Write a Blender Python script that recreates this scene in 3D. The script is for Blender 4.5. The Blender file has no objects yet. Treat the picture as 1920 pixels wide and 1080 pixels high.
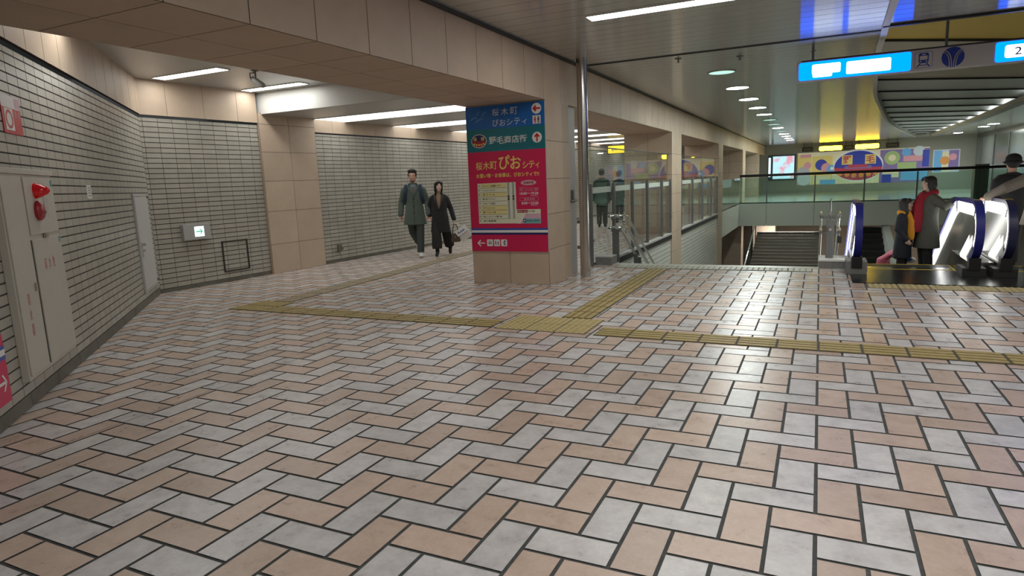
import bpy, bmesh, math, random
from mathutils import Vector, Matrix, Euler
random.seed(7)
SC = bpy.context.scene
COL = SC.collection
PI = math.pi

# ------------------------------------------------------------------ camera, world, exposure
PITCH, ROLL, YAW = 0.16428, -0.03979, 0.44947
CAMH = 1.45
cyw, syw = math.cos(YAW), math.sin(YAW)
fwd = Vector((-syw*math.cos(PITCH), cyw*math.cos(PITCH), -math.sin(PITCH)))
r0 = Vector((cyw, syw, 0)); u0 = r0.cross(fwd)
rgt = r0*math.cos(ROLL) + u0*math.sin(ROLL)
upv = rgt.cross(fwd)
cam_data = bpy.data.cameras.new('camera')
cam = bpy.data.objects.new('camera', cam_data); COL.objects.link(cam)
cam.matrix_world = Matrix(((rgt.x, upv.x, -fwd.x, 0), (rgt.y, upv.y, -fwd.y, 0), (rgt.z, upv.z, -fwd.z, CAMH), (0, 0, 0, 1)))
cam_data.sensor_width = 36.0
cam_data.lens = 1198.8*36/1920
cam_data.clip_end = 200
SC.camera = cam
W = bpy.data.worlds.new('world'); SC.world = W; W.use_nodes = True
W.node_tree.nodes['Background'].inputs[0].default_value = (0.9, 0.95, 1.0, 1)
W.node_tree.nodes['Background'].inputs[1].default_value = 0.05
SC.view_settings.view_transform = 'Standard'
SC.view_settings.look = 'None'
SC.view_settings.exposure = 0.0
SC.view_settings.gamma = 1.0
SC.view_settings.use_curve_mapping = False

# lamp strengths (radiance of the lit faces)
E_TUBE = 31.0      # fluorescent troughs
E_PANEL = 2.7     # luminous panels of the side hall
E_DOWN = 130.0      # round downlights
E_HALL = 17.0      # strips of the hall ceiling
E_SIGN = 6.0
E_ESC = 4.5

# ------------------------------------------------------------------ materials
MATS = {}
def principled(name, col, rough=0.5, metal=0.0, spec=0.5, emit=None, es=0.0, noise=0.0, nscale=8.0, bump=0.0, bscale=60.0, island=0.0, coat=0.0, sheen=0.0):
    if name in MATS: return MATS[name]
    m = bpy.data.materials.new(name); m.use_nodes = True
    nt = m.node_tree; b = nt.nodes['Principled BSDF']
    b.inputs['Base Color'].default_value = (*col, 1)
    b.inputs['Roughness'].default_value = rough
    b.inputs['Metallic'].default_value = metal
    b.inputs['Specular IOR Level'].default_value = spec
    if coat: b.inputs['Coat Weight'].default_value = coat
    if sheen: b.inputs['Sheen Weight'].default_value = sheen
    if emit:
        b.inputs['Emission Color'].default_value = (*emit, 1); b.inputs['Emission Strength'].default_value = es
    if noise or island:
        tc = nt.nodes.new('ShaderNodeTexCoord')
        mul = None
        out = None
        if noise:
            n = nt.nodes.new('ShaderNodeTexNoise'); n.inputs['Scale'].default_value = nscale; n.inputs['Detail'].default_value = 6; n.inputs['Roughness'].default_value = 0.65
            nt.links.new(tc.outputs['Object'], n.inputs['Vector'])
            r = nt.nodes.new('ShaderNodeMapRange'); r.inputs['From Min'].default_value = 0.25; r.inputs['From Max'].default_value = 0.75
            r.inputs['To Min'].default_value = 1-noise; r.inputs['To Max'].default_value = 1+noise
            nt.links.new(n.outputs['Fac'], r.inputs['Value']); out = r.outputs[0]
        if island:
            g = nt.nodes.new('ShaderNodeNewGeometry')
            r2 = nt.nodes.new('ShaderNodeMapRange'); r2.inputs['To Min'].default_value = 1-island; r2.inputs['To Max'].default_value = 1+island
            nt.links.new(g.outputs['Random Per Island'], r2.inputs['Value'])
            if out is None: out = r2.outputs[0]
            else:
                mm = nt.nodes.new('ShaderNodeMath'); mm.operation = 'MULTIPLY'
                nt.links.new(out, mm.inputs[0]); nt.links.new(r2.outputs[0], mm.inputs[1]); out = mm.outputs[0]
        vm = nt.nodes.new('ShaderNodeVectorMath'); vm.operation = 'SCALE'; vm.inputs[0].default_value = col
        nt.links.new(out, vm.inputs['Scale']); nt.links.new(vm.outputs[0], b.inputs['Base Color'])
    if bump:
        tc = nt.nodes.new('ShaderNodeTexCoord')
        n = nt.nodes.new('ShaderNodeTexNoise'); n.inputs['Scale'].default_value = bscale; n.inputs['Detail'].default_value = 3
        nt.links.new(tc.outputs['Object'], n.inputs['Vector'])
        bp = nt.nodes.new('ShaderNodeBump'); bp.inputs['Strength'].default_value = bump; bp.inputs['Distance'].default_value = 0.01
        nt.links.new(n.outputs['Fac'], bp.inputs['Height']); nt.links.new(bp.outputs[0], b.inputs['Normal'])
    MATS[name] = m
    return m

def emission(name, col, strength):
    if name in MATS: return MATS[name]
    m = bpy.data.materials.new(name); m.use_nodes = True
    nt = m.node_tree; nt.nodes.clear()
    o = nt.nodes.new('ShaderNodeOutputMaterial'); e = nt.nodes.new('ShaderNodeEmission')
    e.inputs[0].default_value = (*col, 1); e.inputs[1].default_value = strength
    nt.links.new(e.outputs[0], o.inputs[0]); MATS[name] = m
    return m

def glass(name, tint=(0.86, 0.93, 0.9), gloss=1.0, ior=1.5):
    if name in MATS: return MATS[name]
    m = bpy.data.materials.new(name); m.use_nodes = True
    nt = m.node_tree; nt.nodes.clear()
    o = nt.nodes.new('ShaderNodeOutputMaterial'); mix = nt.nodes.new('ShaderNodeMixShader')
    t = nt.nodes.new('ShaderNodeBsdfTransparent'); t.inputs[0].default_value = (*tint, 1)
    g = nt.nodes.new('ShaderNodeBsdfGlossy'); g.inputs['Roughness'].default_value = 0.02; g.inputs[0].default_value = (gloss, gloss, gloss, 1)
    f = nt.nodes.new('ShaderNodeFresnel'); f.inputs[0].default_value = ior
    nt.links.new(f.outputs[0], mix.inputs[0]); nt.links.new(t.outputs[0], mix.inputs[1]); nt.links.new(g.outputs[0], mix.inputs[2])
    nt.links.new(mix.outputs[0], o.inputs[0]); MATS[name] = m
    return m

def groove_ceiling(name, col, axis, period, rough=0.2, spec=0.8, width=0.03):
    """painted metal panels with fine V joints along one world axis"""
    m = principled(name, col, rough, 0.0, spec, noise=0.05, nscale=3)
    nt = m.node_tree; b = nt.nodes['Principled BSDF']
    g = nt.nodes.new('ShaderNodeNewGeometry'); sx = nt.nodes.new('ShaderNodeSeparateXYZ'); nt.links.new(g.outputs['Position'], sx.inputs[0])
    d = nt.nodes.new('ShaderNodeMath'); d.operation = 'DIVIDE'; d.inputs[1].default_value = period; nt.links.new(sx.outputs[axis], d.inputs[0])
    fr = nt.nodes.new('ShaderNodeMath'); fr.operation = 'FRACT'; nt.links.new(d.outputs[0], fr.inputs[0])
    pp = nt.nodes.new('ShaderNodeMath'); pp.operation = 'PINGPONG'; pp.inputs[1].default_value = 0.5; nt.links.new(fr.outputs[0], pp.inputs[0])
    mr = nt.nodes.new('ShaderNodeMapRange'); mr.inputs['From Max'].default_value = width; nt.links.new(pp.outputs[0], mr.inputs['Value'])
    bp = nt.nodes.new('ShaderNodeBump'); bp.inputs['Strength'].default_value = 0.5; bp.inputs['Distance'].default_value = 0.006
    nt.links.new(mr.outputs[0], bp.inputs['Height']); nt.links.new(bp.outputs[0], b.inputs['Normal'])
    src = b.inputs['Base Color'].links[0].from_socket
    mx = nt.nodes.new('ShaderNodeMix'); mx.data_type = 'RGBA'; mx.inputs['A'].default_value = (col[0]*.35, col[1]*.35, col[2]*.35, 1)
    nt.links.new(mr.outputs[0], mx.inputs['Factor']); nt.links.new(src, mx.inputs['B']); nt.links.new(mx.outputs['Result'], b.inputs['Base Color'])
    return m

def floor_tile_mat(name, col, col2):
    m = principled(name, col, 0.38, 0, 0.5)
    nt = m.node_tree; b = nt.nodes['Principled BSDF']
    g = nt.nodes.new('ShaderNodeNewGeometry')
    def noise(scale, det=6, rough=.6):
        n = nt.nodes.new('ShaderNodeTexNoise'); n.inputs['Scale'].default_value = scale; n.inputs['Detail'].default_value = det; n.inputs['Roughness'].default_value = rough
        ad = nt.nodes.new('ShaderNodeVectorMath'); ad.operation = 'ADD'
        cb = nt.nodes.new('ShaderNodeCombineXYZ'); nt.links.new(g.outputs['Random Per Island'], cb.inputs[2])
        nt.links.new(g.outputs['Position'], ad.inputs[0]); nt.links.new(cb.outputs[0], ad.inputs[1]); nt.links.new(ad.outputs[0], n.inputs['Vector'])
        return n
    n1 = noise(9); n2 = noise(45, 8, .75)
    ramp = nt.nodes.new('ShaderNodeValToRGB'); ramp.color_ramp.elements[0].position = .32; ramp.color_ramp.elements[1].position = .62
    ramp.color_ramp.elements[0].color = (*col2, 1); ramp.color_ramp.elements[1].color = (*col, 1)
    nt.links.new(n1.outputs['Fac'], ramp.inputs[0])
    mr = nt.nodes.new('ShaderNodeMapRange'); mr.inputs['From Min'].default_value = .3; mr.inputs['From Max'].default_value = .7; mr.inputs['To Min'].default_value = .9; mr.inputs['To Max'].default_value = 1.08
    nt.links.new(n2.outputs['Fac'], mr.inputs['Value'])
    ri = nt.nodes.new('ShaderNodeMapRange'); ri.inputs['To Min'].default_value = .9; ri.inputs['To Max'].default_value = 1.08
    nt.links.new(g.outputs['Random Per Island'], ri.inputs['Value'])
    mu = nt.nodes.new('ShaderNodeMath'); mu.operation = 'MULTIPLY'; nt.links.new(mr.outputs[0], mu.inputs[0]); nt.links.new(ri.outputs[0], mu.inputs[1])
    vm = nt.nodes.new('ShaderNodeVectorMath'); vm.operation = 'SCALE'; nt.links.new(ramp.outputs[0], vm.inputs[0]); nt.links.new(mu.outputs[0], vm.inputs['Scale'])
    nt.links.new(vm.outputs[0], b.inputs['Base Color'])
    rr = nt.nodes.new('ShaderNodeMapRange'); rr.inputs['To Min'].default_value = .20; rr.inputs['To Max'].default_value = .40; nt.links.new(n1.outputs['Fac'], rr.inputs['Value'])
    nt.links.new(rr.outputs[0], b.inputs['Roughness'])
    bp = nt.nodes.new('ShaderNodeBump'); bp.inputs['Strength'].default_value = .12; bp.inputs['Distance'].default_value = .004
    nt.links.new(n2.outputs['Fac'], bp.inputs['Height']); nt.links.new(bp.outputs[0], b.inputs['Normal'])
    return m

M_GROUT = principled('grout', (.065, .070, .067), .8, noise=.35, nscale=25)
M_TWHITE = floor_tile_mat('floor_tile_white', (.67, .655, .645), (.52, .50, .49))
M_TTAN = floor_tile_mat('floor_tile_tan', (.62, .485, .40), (.54, .41, .325))
M_TACT = principled('tactile_yellow', (.42, .33, .13), .55, noise=.18, nscale=14)
M_TACTP = principled('tactile_pale', (.52, .54, .44), .5, noise=.12, nscale=14)
M_WTILE = principled('wall_tile_grey', (.40, .385, .33), .35, noise=.10, nscale=5, island=.07, bump=.05)
M_WGROUT = principled('wall_grout', (.05, .048, .043), .85)
M_WBASE = principled('wall_base', (.13, .125, .10), .5, noise=.3, nscale=4, island=.1)
M_STILE = principled('stair_tile_white', (.62, .64, .58), .3, island=.05)
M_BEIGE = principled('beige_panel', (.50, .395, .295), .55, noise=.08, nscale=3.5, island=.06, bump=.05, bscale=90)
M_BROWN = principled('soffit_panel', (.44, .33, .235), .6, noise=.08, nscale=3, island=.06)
M_SEAM = principled('panel_seam', (.025, .018, .013), .9)
M_WPAINT = principled('white_paint', (.66, .66, .63), .6, noise=.03, nscale=2)
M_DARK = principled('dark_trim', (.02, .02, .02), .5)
M_BLACK = principled('black', (.008, .008, .009), .45)
M_STEEL = principled('stainless', (.55, .53, .50), .22, 1.0, noise=.06, nscale=5)
M_CHROME = principled('chrome', (.75, .75, .74), .08, 1.0)
M_GREYM = principled('grey_metal', (.20, .21, .21), .4, .6)
M_CREAM = principled('cabinet_cream', (.52, .50, .44), .45, noise=.04, nscale=6)
M_GREYP = principled('grey_paint', (.42, .42, .41), .5)
M_CEIL = groove_ceiling('ceiling_metal', (.60, .59, .56), 1, .26, .20, .8)
M_CEIL.node_tree.nodes['Principled BSDF'].inputs['Metallic'].default_value = .65
_b = M_CEIL.node_tree.nodes['Principled BSDF']; _b.inputs['Anisotropic'].default_value = .95
_t = M_CEIL.node_tree.nodes.new('ShaderNodeCombineXYZ'); _t.inputs[1].default_value = 1; M_CEIL.node_tree.links.new(_t.outputs[0], _b.inputs['Tangent'])
M_CEIL2 = principled('ceiling_plain', (.46, .455, .44), .3, noise=.04, nscale=2)
M_CONC = principled('stone_grey', (.20, .20, .19), .6, noise=.15, nscale=20)
M_GLASS = glass('clear_glass')
M_GLASSG = glass('green_glass', (.62, .86, .77))
M_FROST = principled('frosted_band', (.55, .62, .56), .6)
M_RED = principled('red_panel', (.50, .012, .018), .4)
M_WHITE = principled('sign_white', (.78, .77, .75), .5)
M_TUBE = emission('tube_light', (1, .985, .95), E_TUBE)
M_HALL = emission('hall_tube', (1, .985, .95), E_HALL)
M_PANEL = emission('light_panel', (1, .985, .95), E_PANEL)
M_DOWN = emission('downlight_lamp', (.93, 1, .94), E_DOWN)
M_DOWNG = emission('downlight_lamp_green', (.55, .95, .78), 1.15)

# ------------------------------------------------------------------ mesh helpers
class MB:
    def __init__(s): s.v = []; s.f = []; s.m = []; s.mats = []
    def mi(s, mat):
        if mat not in s.mats: s.mats.append(mat)
        return s.mats.index(mat)
    def face(s, pts, mat=None):
        n = len(s.v); s.v.extend([tuple(p) for p in pts]); s.f.append(list(range(n, n+len(pts)))); s.m.append(s.mi(mat) if mat else 0)
    def mesh(s, vs, fs, mat=None):
        n = len(s.v); s.v.extend([tuple(p) for p in vs])
        k = s.mi(mat) if mat else 0
        for f in fs: s.f.append([i+n for i in f]); s.m.append(k)
    def box(s, a, b, mat=None, bevel=0.0):
        x0, y0, z0 = (min(a[i], b[i]) for i in range(3)); x1, y1, z1 = (max(a[i], b[i]) for i in range(3))
        if bevel:
            bm = bmesh.new(); bmesh.ops.create_cube(bm, size=1)
            for v in bm.verts: v.co = Vector(((x0+x1)/2+v.co.x*(x1-x0), (y0+y1)/2+v.co.y*(y1-y0), (z0+z1)/2+v.co.z*(z1-z0)))
            bmesh.ops.bevel(bm, geom=list(bm.edges), offset=bevel, segments=2, profile=.6, affect='EDGES')
            bm.verts.index_update()
            s.mesh([v.co[:] for v in bm.verts], [[v.index for v in f.verts] for f in bm.faces], mat); bm.free(); return
        vs = [(x0,y0,z0),(x1,y0,z0),(x1,y1,z0),(x0,y1,z0),(x0,y0,z1),(x1,y0,z1),(x1,y1,z1),(x0,y1,z1)]
        s.mesh(vs, [[0,3,2,1],[4,5,6,7],[0,1,5,4],[1,2,6,5],[2,3,7,6],[3,0,4,7]], mat)
    def prism(s, poly, off, mat=None):
        """closed polygon (3-D points) swept by vector off"""
        n = len(poly); o = Vector(off); vs = [tuple(p) for p in poly]+[tuple(Vector(p)+o) for p in poly]
        fs = [list(range(n))[::-1], list(range(n, 2*n))]+[[i, (i+1) % n, (i+1) % n+n, i+n] for i in range(n)]
        s.mesh(vs, fs, mat)
    def tube(s, pts, r, mat=None, seg=12, cap=True):
        pts = [Vector(p) for p in pts]; n = len(pts)
        rr = r if isinstance(r, (list, tuple)) else [r]*n
        vs = []; fs = []; prev = None
        for i, p in enumerate(pts):
            t = (pts[min(i+1, n-1)]-pts[max(i-1, 0)]).normalized()
            if prev is None:
                a = Vector((0, 0, 1)) if abs(t.z) < .9 else Vector((1, 0, 0)); u = t.cross(a).normalized()
            else: u = (prev-t*prev.dot(t)).normalized()
            prev = u; w = t.cross(u)
            ra, rb = (rr[i] if isinstance(rr[i], (list, tuple)) else (rr[i], rr[i]))
            for k in range(seg):
                an = 2*PI*k/seg; vs.append(tuple(p+u*math.cos(an)*ra+w*math.sin(an)*rb))
        for i in range(n-1):
            for k in range(seg):
                k2 = (k+1) % seg; fs.append([i*seg+k, i*seg+k2, (i+1)*seg+k2, (i+1)*seg+k])
        if cap: fs.append(list(range(seg))[::-1]); fs.append([(n-1)*seg+k for k in range(seg)])
        s.mesh(vs, fs, mat)
    def disc(s, c, r, n, mat=None, seg=28, r2=None):
        c = Vector(c); n = Vector(n).normalized(); a = Vector((0, 0, 1)) if abs(n.z) < .9 else Vector((1, 0, 0)); u = a.cross(n).normalized(); w = n.cross(u)
        r2 = r2 or r
        s.face([c+u*math.cos(2*PI*k/seg)*r+w*math.sin(2*PI*k/seg)*r2 for k in range(seg)], mat)
    def ell(s, c, r, mat=None, seg=16, rings=10, rot=None):
        vs = []; fs = []; c = Vector(c)
        for i in range(rings+1):
            th = PI*i/rings
            for k in range(seg):
                ph = 2*PI*k/seg; p = Vector((math.sin(th)*math.cos(ph)*r[0], math.sin(th)*math.sin(ph)*r[1], math.cos(th)*r[2]))
                if rot is not None: p = rot @ p
                vs.append(tuple(c+p))
        for i in range(rings):
            for k in range(seg):
                k2 = (k+1) % seg; fs.append([i*seg+k, (i+1)*seg+k, (i+1)*seg+k2, i*seg+k2])
        s.mesh(vs, fs, mat)
    def xform(s, M):
        s.v = [tuple(M @ Vector(p)) for p in s.v]; return s
    def build(s, name, mat=None, parent=None, smooth=False, merge=False):
        me = bpy.data.meshes.new(name); me.from_pydata(s.v, [], s.f)
        mats = s.mats if s.mats else [mat]
        for m in mats: me.materials.append(m)
        if s.mats: me.polygons.foreach_set('material_index', s.m)
        if merge:
            bm = bmesh.new(); bm.from_mesh(me); bmesh.ops.remove_doubles(bm, verts=bm.verts, dist=1e-5); bmesh.ops.dissolve_degenerate(bm, edges=bm.edges, dist=1e-6); bm.to_mesh(me); bm.free()
        me.validate()
        if smooth:
            me.polygons.foreach_set('use_smooth', [True]*len(me.polygons))
            try: me.set_sharp_from_angle(angle=math.radians(40))
            except Exception: pass
        me.update()
        o = bpy.data.objects.new(name, me); COL.objects.link(o)
        if parent is not None: o.parent = parent
        return o

def tag(o, label=None, cat=None, group=None, kind=None):
    if label: o['label'] = label
    if cat: o['category'] = cat
    if group: o['group'] = group
    if kind: o['kind'] = kind
    return o
def thing(name, label, cat, loc=(0, 0, 0), rz=0.0, group=None):
    o = bpy.data.objects.new(name, None); o.empty_display_size = .2; COL.objects.link(o)
    o.location = loc; o.rotation_euler = (0, 0, rz)
    return tag(o, label, cat, group)
def copy_tree(o, parent=None):
    c = o.copy(); COL.objects.link(c)
    if parent is not None: c.parent = parent
    for ch in [x for x in bpy.data.objects if x.parent == o]: copy_tree(ch, c)
    return c
def struct(name, mb, mat=None, label=None, **k):
    o = mb.build(name, mat, **k); o['kind'] = 'structure'
    if label: o['label'] = label
    return o
def tiled(mb, O, U, V, N, ul, vl, gu, gv, mat, back, d=0.004):
    """slabs laid on a dark backing plane: joints are real gaps"""
    O = Vector(O); U = Vector(U).normalized(); V = Vector(V).normalized(); N = Vector(N).normalized()
    P = lambda u, v, n: O+U*u+V*v+N*n
    mb.face([P(ul[0], vl[0], 0), P(ul[-1], vl[0], 0), P(ul[-1], vl[-1], 0), P(ul[0], vl[-1], 0)], back)
    for i in range(len(ul)-1):
        for j in range(len(vl)-1):
            a, b, c, e = ul[i]+gu/2, ul[i+1]-gu/2, vl[j]+gv/2, vl[j+1]-gv/2
            if b-a < .004 or e-c < .004: continue
            q = [P(a, c, 0), P(b, c, 0), P(b, e, 0), P(a, e, 0), P(a, c, d), P(b, c, d), P(b, e, d), P(a, e, d)]
            mb.mesh(q, [[4, 5, 6, 7], [0, 1, 5, 4], [1, 2, 6, 5], [2, 3, 7, 6], [3, 0, 4, 7]], mat)
def steps(a, b, s, off=0.0):
    out = [a]; x = a+off if off else a+s
    while x < b-1e-4: out.append(x); x += s
    out.append(b); return out

# ------------------------------------------------------------------ floor
TW = 0.1764; TX0, TY0 = 0.033, 3.1816
def in_floor(x, y):
    if x < -9.4 and y < 40: return False
    if x < -4.4 and y < 9 and (y < 2.06-(x+4.63)*.988-.4): return False
    return True
HOLES = [(-3.37, 10.62, 8.3, 60), (.425, 9.19, 3.62, 10.7), (-4.060, -8, -4.054, 60)]
def cut(rects, h):
    out = []
    for (a, b, c, d) in rects:
        x0, y0, x1, y1 = h
        if c <= x0 or a >= x1 or d <= y0 or b >= y1: out.append((a, b, c, d)); continue
        if a < x0: out.append((a, b, x0, d))
        if c > x1: out.append((x1, b, c, d))
        m0, m1 = max(a, x0), min(c, x1)
        if b < y0: out.append((m0, b, m1, y0))
        if d > y1: out.append((m0, y1, m1, d))
    return out
fl = MB()
g = .0165
I0, I1, J0, J1 = int((-9.4-TX0)/TW)-1, int((8.3-TX0)/TW)+1, int((-5.0-TY0)/TW), int((36.0-TY0)/TW)
for I in range(I0, I1):
    for J in range(J0, J1):
        t = (I+J) % 4
        if t == 0: x0, y0, x1, y1 = I, J, I+2, J+1
        elif t == 2: x0, y0, x1, y1 = I, J, I+1, J+2
        else: continue
        x0, x1 = TX0+x0*TW+g/2, TX0+x1*TW-g/2; y0, y1 = TY0+y0*TW+g/2, TY0+y1*TW-g/2
        if not in_floor((x0+x1)/2, (y0+y1)/2): continue
        mat = M_TWHITE if ((I-J)//2) % 2 == 0 else M_TTAN
        rs = [(x0, y0, x1, y1)]
        for h in HOLES: rs = cut(rs, h)
        for (a, b, c, d) in rs:
            if c-a > .004 and d-b > .004: fl.face([(a, b, 0), (c, b, 0), (c, d, 0), (a, d, 0)], mat)
gz = -.004
for (a, b, c, d) in [(-12, -5, 8.3, 9.19), (-12, 9.19, .425, 10.62), (3.62, 9.19, 8.3, 10.62), (-12, 10.62, -3.37, 40)]:
    fl.face([(a, b, gz), (c, b, gz), (c, d, gz), (a, d, gz)], M_GROUT)
struct('floor', fl, None, 'herringbone floor of pale grey and tan rectangular tiles')

# ------------------------------------------------------------------ walls of the side hall
W1A = Vector((-8.88, 6.26, 0)); W1B = Vector((-4.2, 1.63, 0))
U1 = (W1B-W1A).normalized(); N1 = Vector((-U1.y, U1.x, 0)); L1 = (W1B-W1A).length
TT = 2.585   # top of the tiling
if N1.dot(Vector((0, 4, 0))-W1A) < 0: N1 = -N1
mb = MB()
tiled(mb, W1A, U1, (0, 0, 1), N1, steps(0, L1, .212), [.10]+steps(.10, TT, .0737)[1:], .008, .0115, M_WTILE, M_WGROUT)
tiled(mb, W1A, U1, (0, 0, 1), N1, steps(0, L1, .60), [0, .10], .006, .006, M_WBASE, M_WGROUT)
struct('wall_left', mb, None, 'grey tiled wall running diagonally at the left')
mb = MB()
tiled(mb, W1A+Vector((0, 0, TT))+N1*.03, U1, (0, 0, 1), N1, steps(0, L1, .43, .16), [.035, .7], .009, .006, M_BEIGE, M_SEAM)
mb.face([W1A+Vector((0, 0, TT+.035)), W1A+U1*L1+Vector((0, 0, TT+.035)), W1A+U1*L1+Vector((0, 0, TT+.035))+N1*.034, W1A+Vector((0, 0, TT+.035))+N1*.034], M_SEAM)
struct('trim_1', mb, None, 'beige fascia band above the diagonal tiled wall')
W2B = Vector((-8.36, 14.986, 0)); U2 = (W2B-W1A).normalized(); N2 = Vector((U2.y, -U2.x, 0))
def w2(u, z=0, n=0): return W1A+U2*u+N2*n+Vector((0, 0, z))
mb = MB()
rows = [.06]+steps(.06, TT, .0747)[1:]
tiled(mb, w2(0), U2, (0, 0, 1), N2, steps(0, 2.075, .2315, .057), rows, .007, .011, M_WTILE, M_WGROUT)
tiled(mb, w2(0), U2, (0, 0, 1), N2, steps(0, 2.075, .6), [0, .06], .006, .006, M_WBASE, M_WGROUT)
struct('wall_back', mb, None, 'grey tiled wall section between the corner and the beige pier')
mb = MB()
tiled(mb, w2(0, TT, .03), U2, (0, 0, 1), N2, steps(0, 2.075, .62, .44), [.03, .56], .005, .005, M_BEIGE, M_SEAM)
mb.face([w2(0, TT+.03, 0), w2(0, TT+.03, .034), w2(2.075, TT+.03, .034), w2(2.075, TT+.03, 0)], M_SEAM)
struct('trim_2', mb, None, 'beige fascia band beside the corner under the sloped lights')
mb = MB()   # beige pier
tiled(mb, w2(2.08, 0, .05), U2, (0, 0, 1), N2, [0, .64, 1.27], [0, .52, 1.10, 1.63, 2.13, 2.60, 2.78], .006, .006, M_BEIGE, M_SEAM)
mb.face([w2(2.08, 0, 0), w2(2.08, 0, .054), w2(2.08, 2.78, .054), w2(2.08, 2.78, 0)], M_BEIGE)
mb.face([w2(3.35, 0, 0), w2(3.35, 0, .054), w2(3.35, 2.78, .054), w2(3.35, 2.78, 0)], M_BEIGE)
struct('trim_3', mb, None, 'beige panelled pier on the left wall')
mb = MB()
tiled(mb, w2(3.35), U2, (0, 0, 1), N2, steps(0, 21, .2315), [.06]+steps(.06, 2.50, .0747)[1:], .007, .011, M_WTILE, M_WGROUT)
tiled(mb, w2(3.35), U2, (0, 0, 1), N2, steps(0, 21, .6), [0, .06], .006, .006, M_WBASE, M_WGROUT)
struct('wall_passage', mb, None, 'long grey tiled wall behind the walking couple')
mb = MB()
tiled(mb, w2(3.35, 2.50, .02), U2, (0, 0, 1), N2, steps(0, 21, .62, .5), [.02, .30], .005, .005, M_BEIGE, M_SEAM)
mb.face([w2(3.35, 2.52, 0), w2(3.35, 2.52, .024), w2(24.35, 2.52, .024), w2(24.35, 2.52, 0)], M_SEAM)
struct('trim_4', mb, None, 'beige fascia band above the long tiled wall')
# hall ceilings
mb = MB()
mb.face([(-4.5, -3, 3.12), (-4.5, 8.42, 3.12), (-9.6, 8.42, 3.12), (-9.6, -3, 3.12)])
struct('ceiling_hall', mb, M_CEIL2, 'plain ceiling with two recessed strip lights')
mb = MB()
mb.box((-9.3, 8.40, 2.765), (-4.5, 8.44, 3.16))
struct('trim_5', mb, M_WPAINT, 'white bulkhead where the hall ceiling steps down')
mb = MB()
mb.face([(-4.4, 8.42, 2.765), (-4.4, 34, 2.765), (-11, 34, 2.765), (-11, 8.42, 2.765)])
struct('ceiling_passage', mb, M_CEIL2, 'low ceiling with luminous strips over the passage')
mb = MB(); mb.box((-12, 34.0, 0), (-4.4, 34.1, 2.8)); struct('wall_far_hall', mb, M_WPAINT, 'far end wall of the passage')
# ------------------------------------------------------------------ beam and pillars of the row between hall and concourse
BX0, BX1, BZ, CZ = -4.585, -3.37, 2.525, 3.15
mb = MB()
tiled(mb, (BX1-.004, -3, BZ), (0, 1, 0), (0, 0, 1), (1, 0, 0), [3.86-.62*k-(-3) for k in range(11, -1, -1)]+[3.86+.62*k+3 for k in range(1, 86)], [0, .60], .008, .004, M_BEIGE, M_SEAM)
yl = [3.86-.62*k+3 for k in range(10, -1, -1)]+[3.86+.62*k+3 for k in range(1, 86)]
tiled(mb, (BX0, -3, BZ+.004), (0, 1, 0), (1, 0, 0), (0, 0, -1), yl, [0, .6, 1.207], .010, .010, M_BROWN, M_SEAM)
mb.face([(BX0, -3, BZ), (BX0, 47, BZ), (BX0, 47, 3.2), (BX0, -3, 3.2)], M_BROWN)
struct('beam', mb, None, 'long beige panelled beam over the pillar row')
mb = MB(); mb.box((BX1-.06, -3, 3.125), (BX1+.05, 46.6, 3.16)); struct('trim_6', mb, M_DARK, 'dark shadow gap between beam and metal ceiling')
zl = [-3.6, -2.9, -2.3, -1.67, -1.05, -.5, 0, .50, .99, 1.475, 1.99, 2.53]
for n, y0 in enumerate((8.23, 16.5, 24.75, 33.0, 41.25)):
    y1 = y0+1.26
    if n == 0: y1 = 9.12
    mb = MB(); zz = [z for z in zl if z >= 0] if n == 0 else zl
    x1 = BX1-.004
    tiled(mb, (BX0, y0, 0), (1, 0, 0), (0, 0, 1), (0, -1, 0), [0, .607, 1.211], zz, .006, .006, M_BEIGE, M_SEAM)
    tiled(mb, (x1, y0, 0), (0, 1, 0), (0, 0, 1), (1, 0, 0), [0, .63, y1-y0], zz, .006, .006, M_BEIGE, M_SEAM)
    tiled(mb, (BX0, y0, 0), (0, 1, 0), (0, 0, 1), (-1, 0, 0), [0, .63, y1-y0], zz, .006, .006, M_BEIGE, M_SEAM)
    mb.face([(BX0, y1, zz[0]), (x1, y1, zz[0]), (x1, y1, 2.53), (BX0, y1, 2.53)], M_BEIGE)
    struct('pillar', mb, None, ['square beige pillar that carries the directory board', 'second square beige pillar, beyond the glass screen', 'third square beige pillar down the stairwell', 'fourth square beige pillar beside the far landing', 'fifth square beige pillar near the mural wall'][n])
mb = MB(); mb.box((-4.5, 9.12, 0), (-3.415, 9.50, 2.53)); struct('trim_7', mb, M_GREYP, 'pale metal cover panel behind the pillar')
# ------------------------------------------------------------------ concourse ceiling with its curved opening
curve = [(9.52, .64), (9.9, .655), (11.0, .68), (13, .78), (15.4, .93), (17, 1.02), (18.9, 1.18), (21.5, 1.45), (24.8, 1.80), (28, 2.15), (31, 2.55), (33.9, 2.99), (37, 3.5), (40, 4.05), (43, 4.55), (45.3, 5.0)]
mb = MB()
mb.face([(-3.4, -5, CZ), (.62, -5, CZ), (.62, 9.52, CZ), (-3.4, 9.52, CZ)])
for (ya, xa), (yb, xb) in zip(curve, curve[1:]): mb.face([(-3.4, ya, CZ), (xa, ya, CZ), (xb, yb, CZ), (-3.4, yb, CZ)])
mb.face([(-3.4, 45.3, CZ), (8.3, 45.3, CZ), (8.3, 46.7, CZ), (-3.4, 46.7, CZ)])
mb.face([(.62, -5, CZ), (8.3, -5, CZ), (8.3, 9.35, CZ), (.62, 9.35, CZ)])
right = [(9.35, 5.15), (23.4, 5.35), (31.8, 5.75), (45.3, 6.05)]
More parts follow.
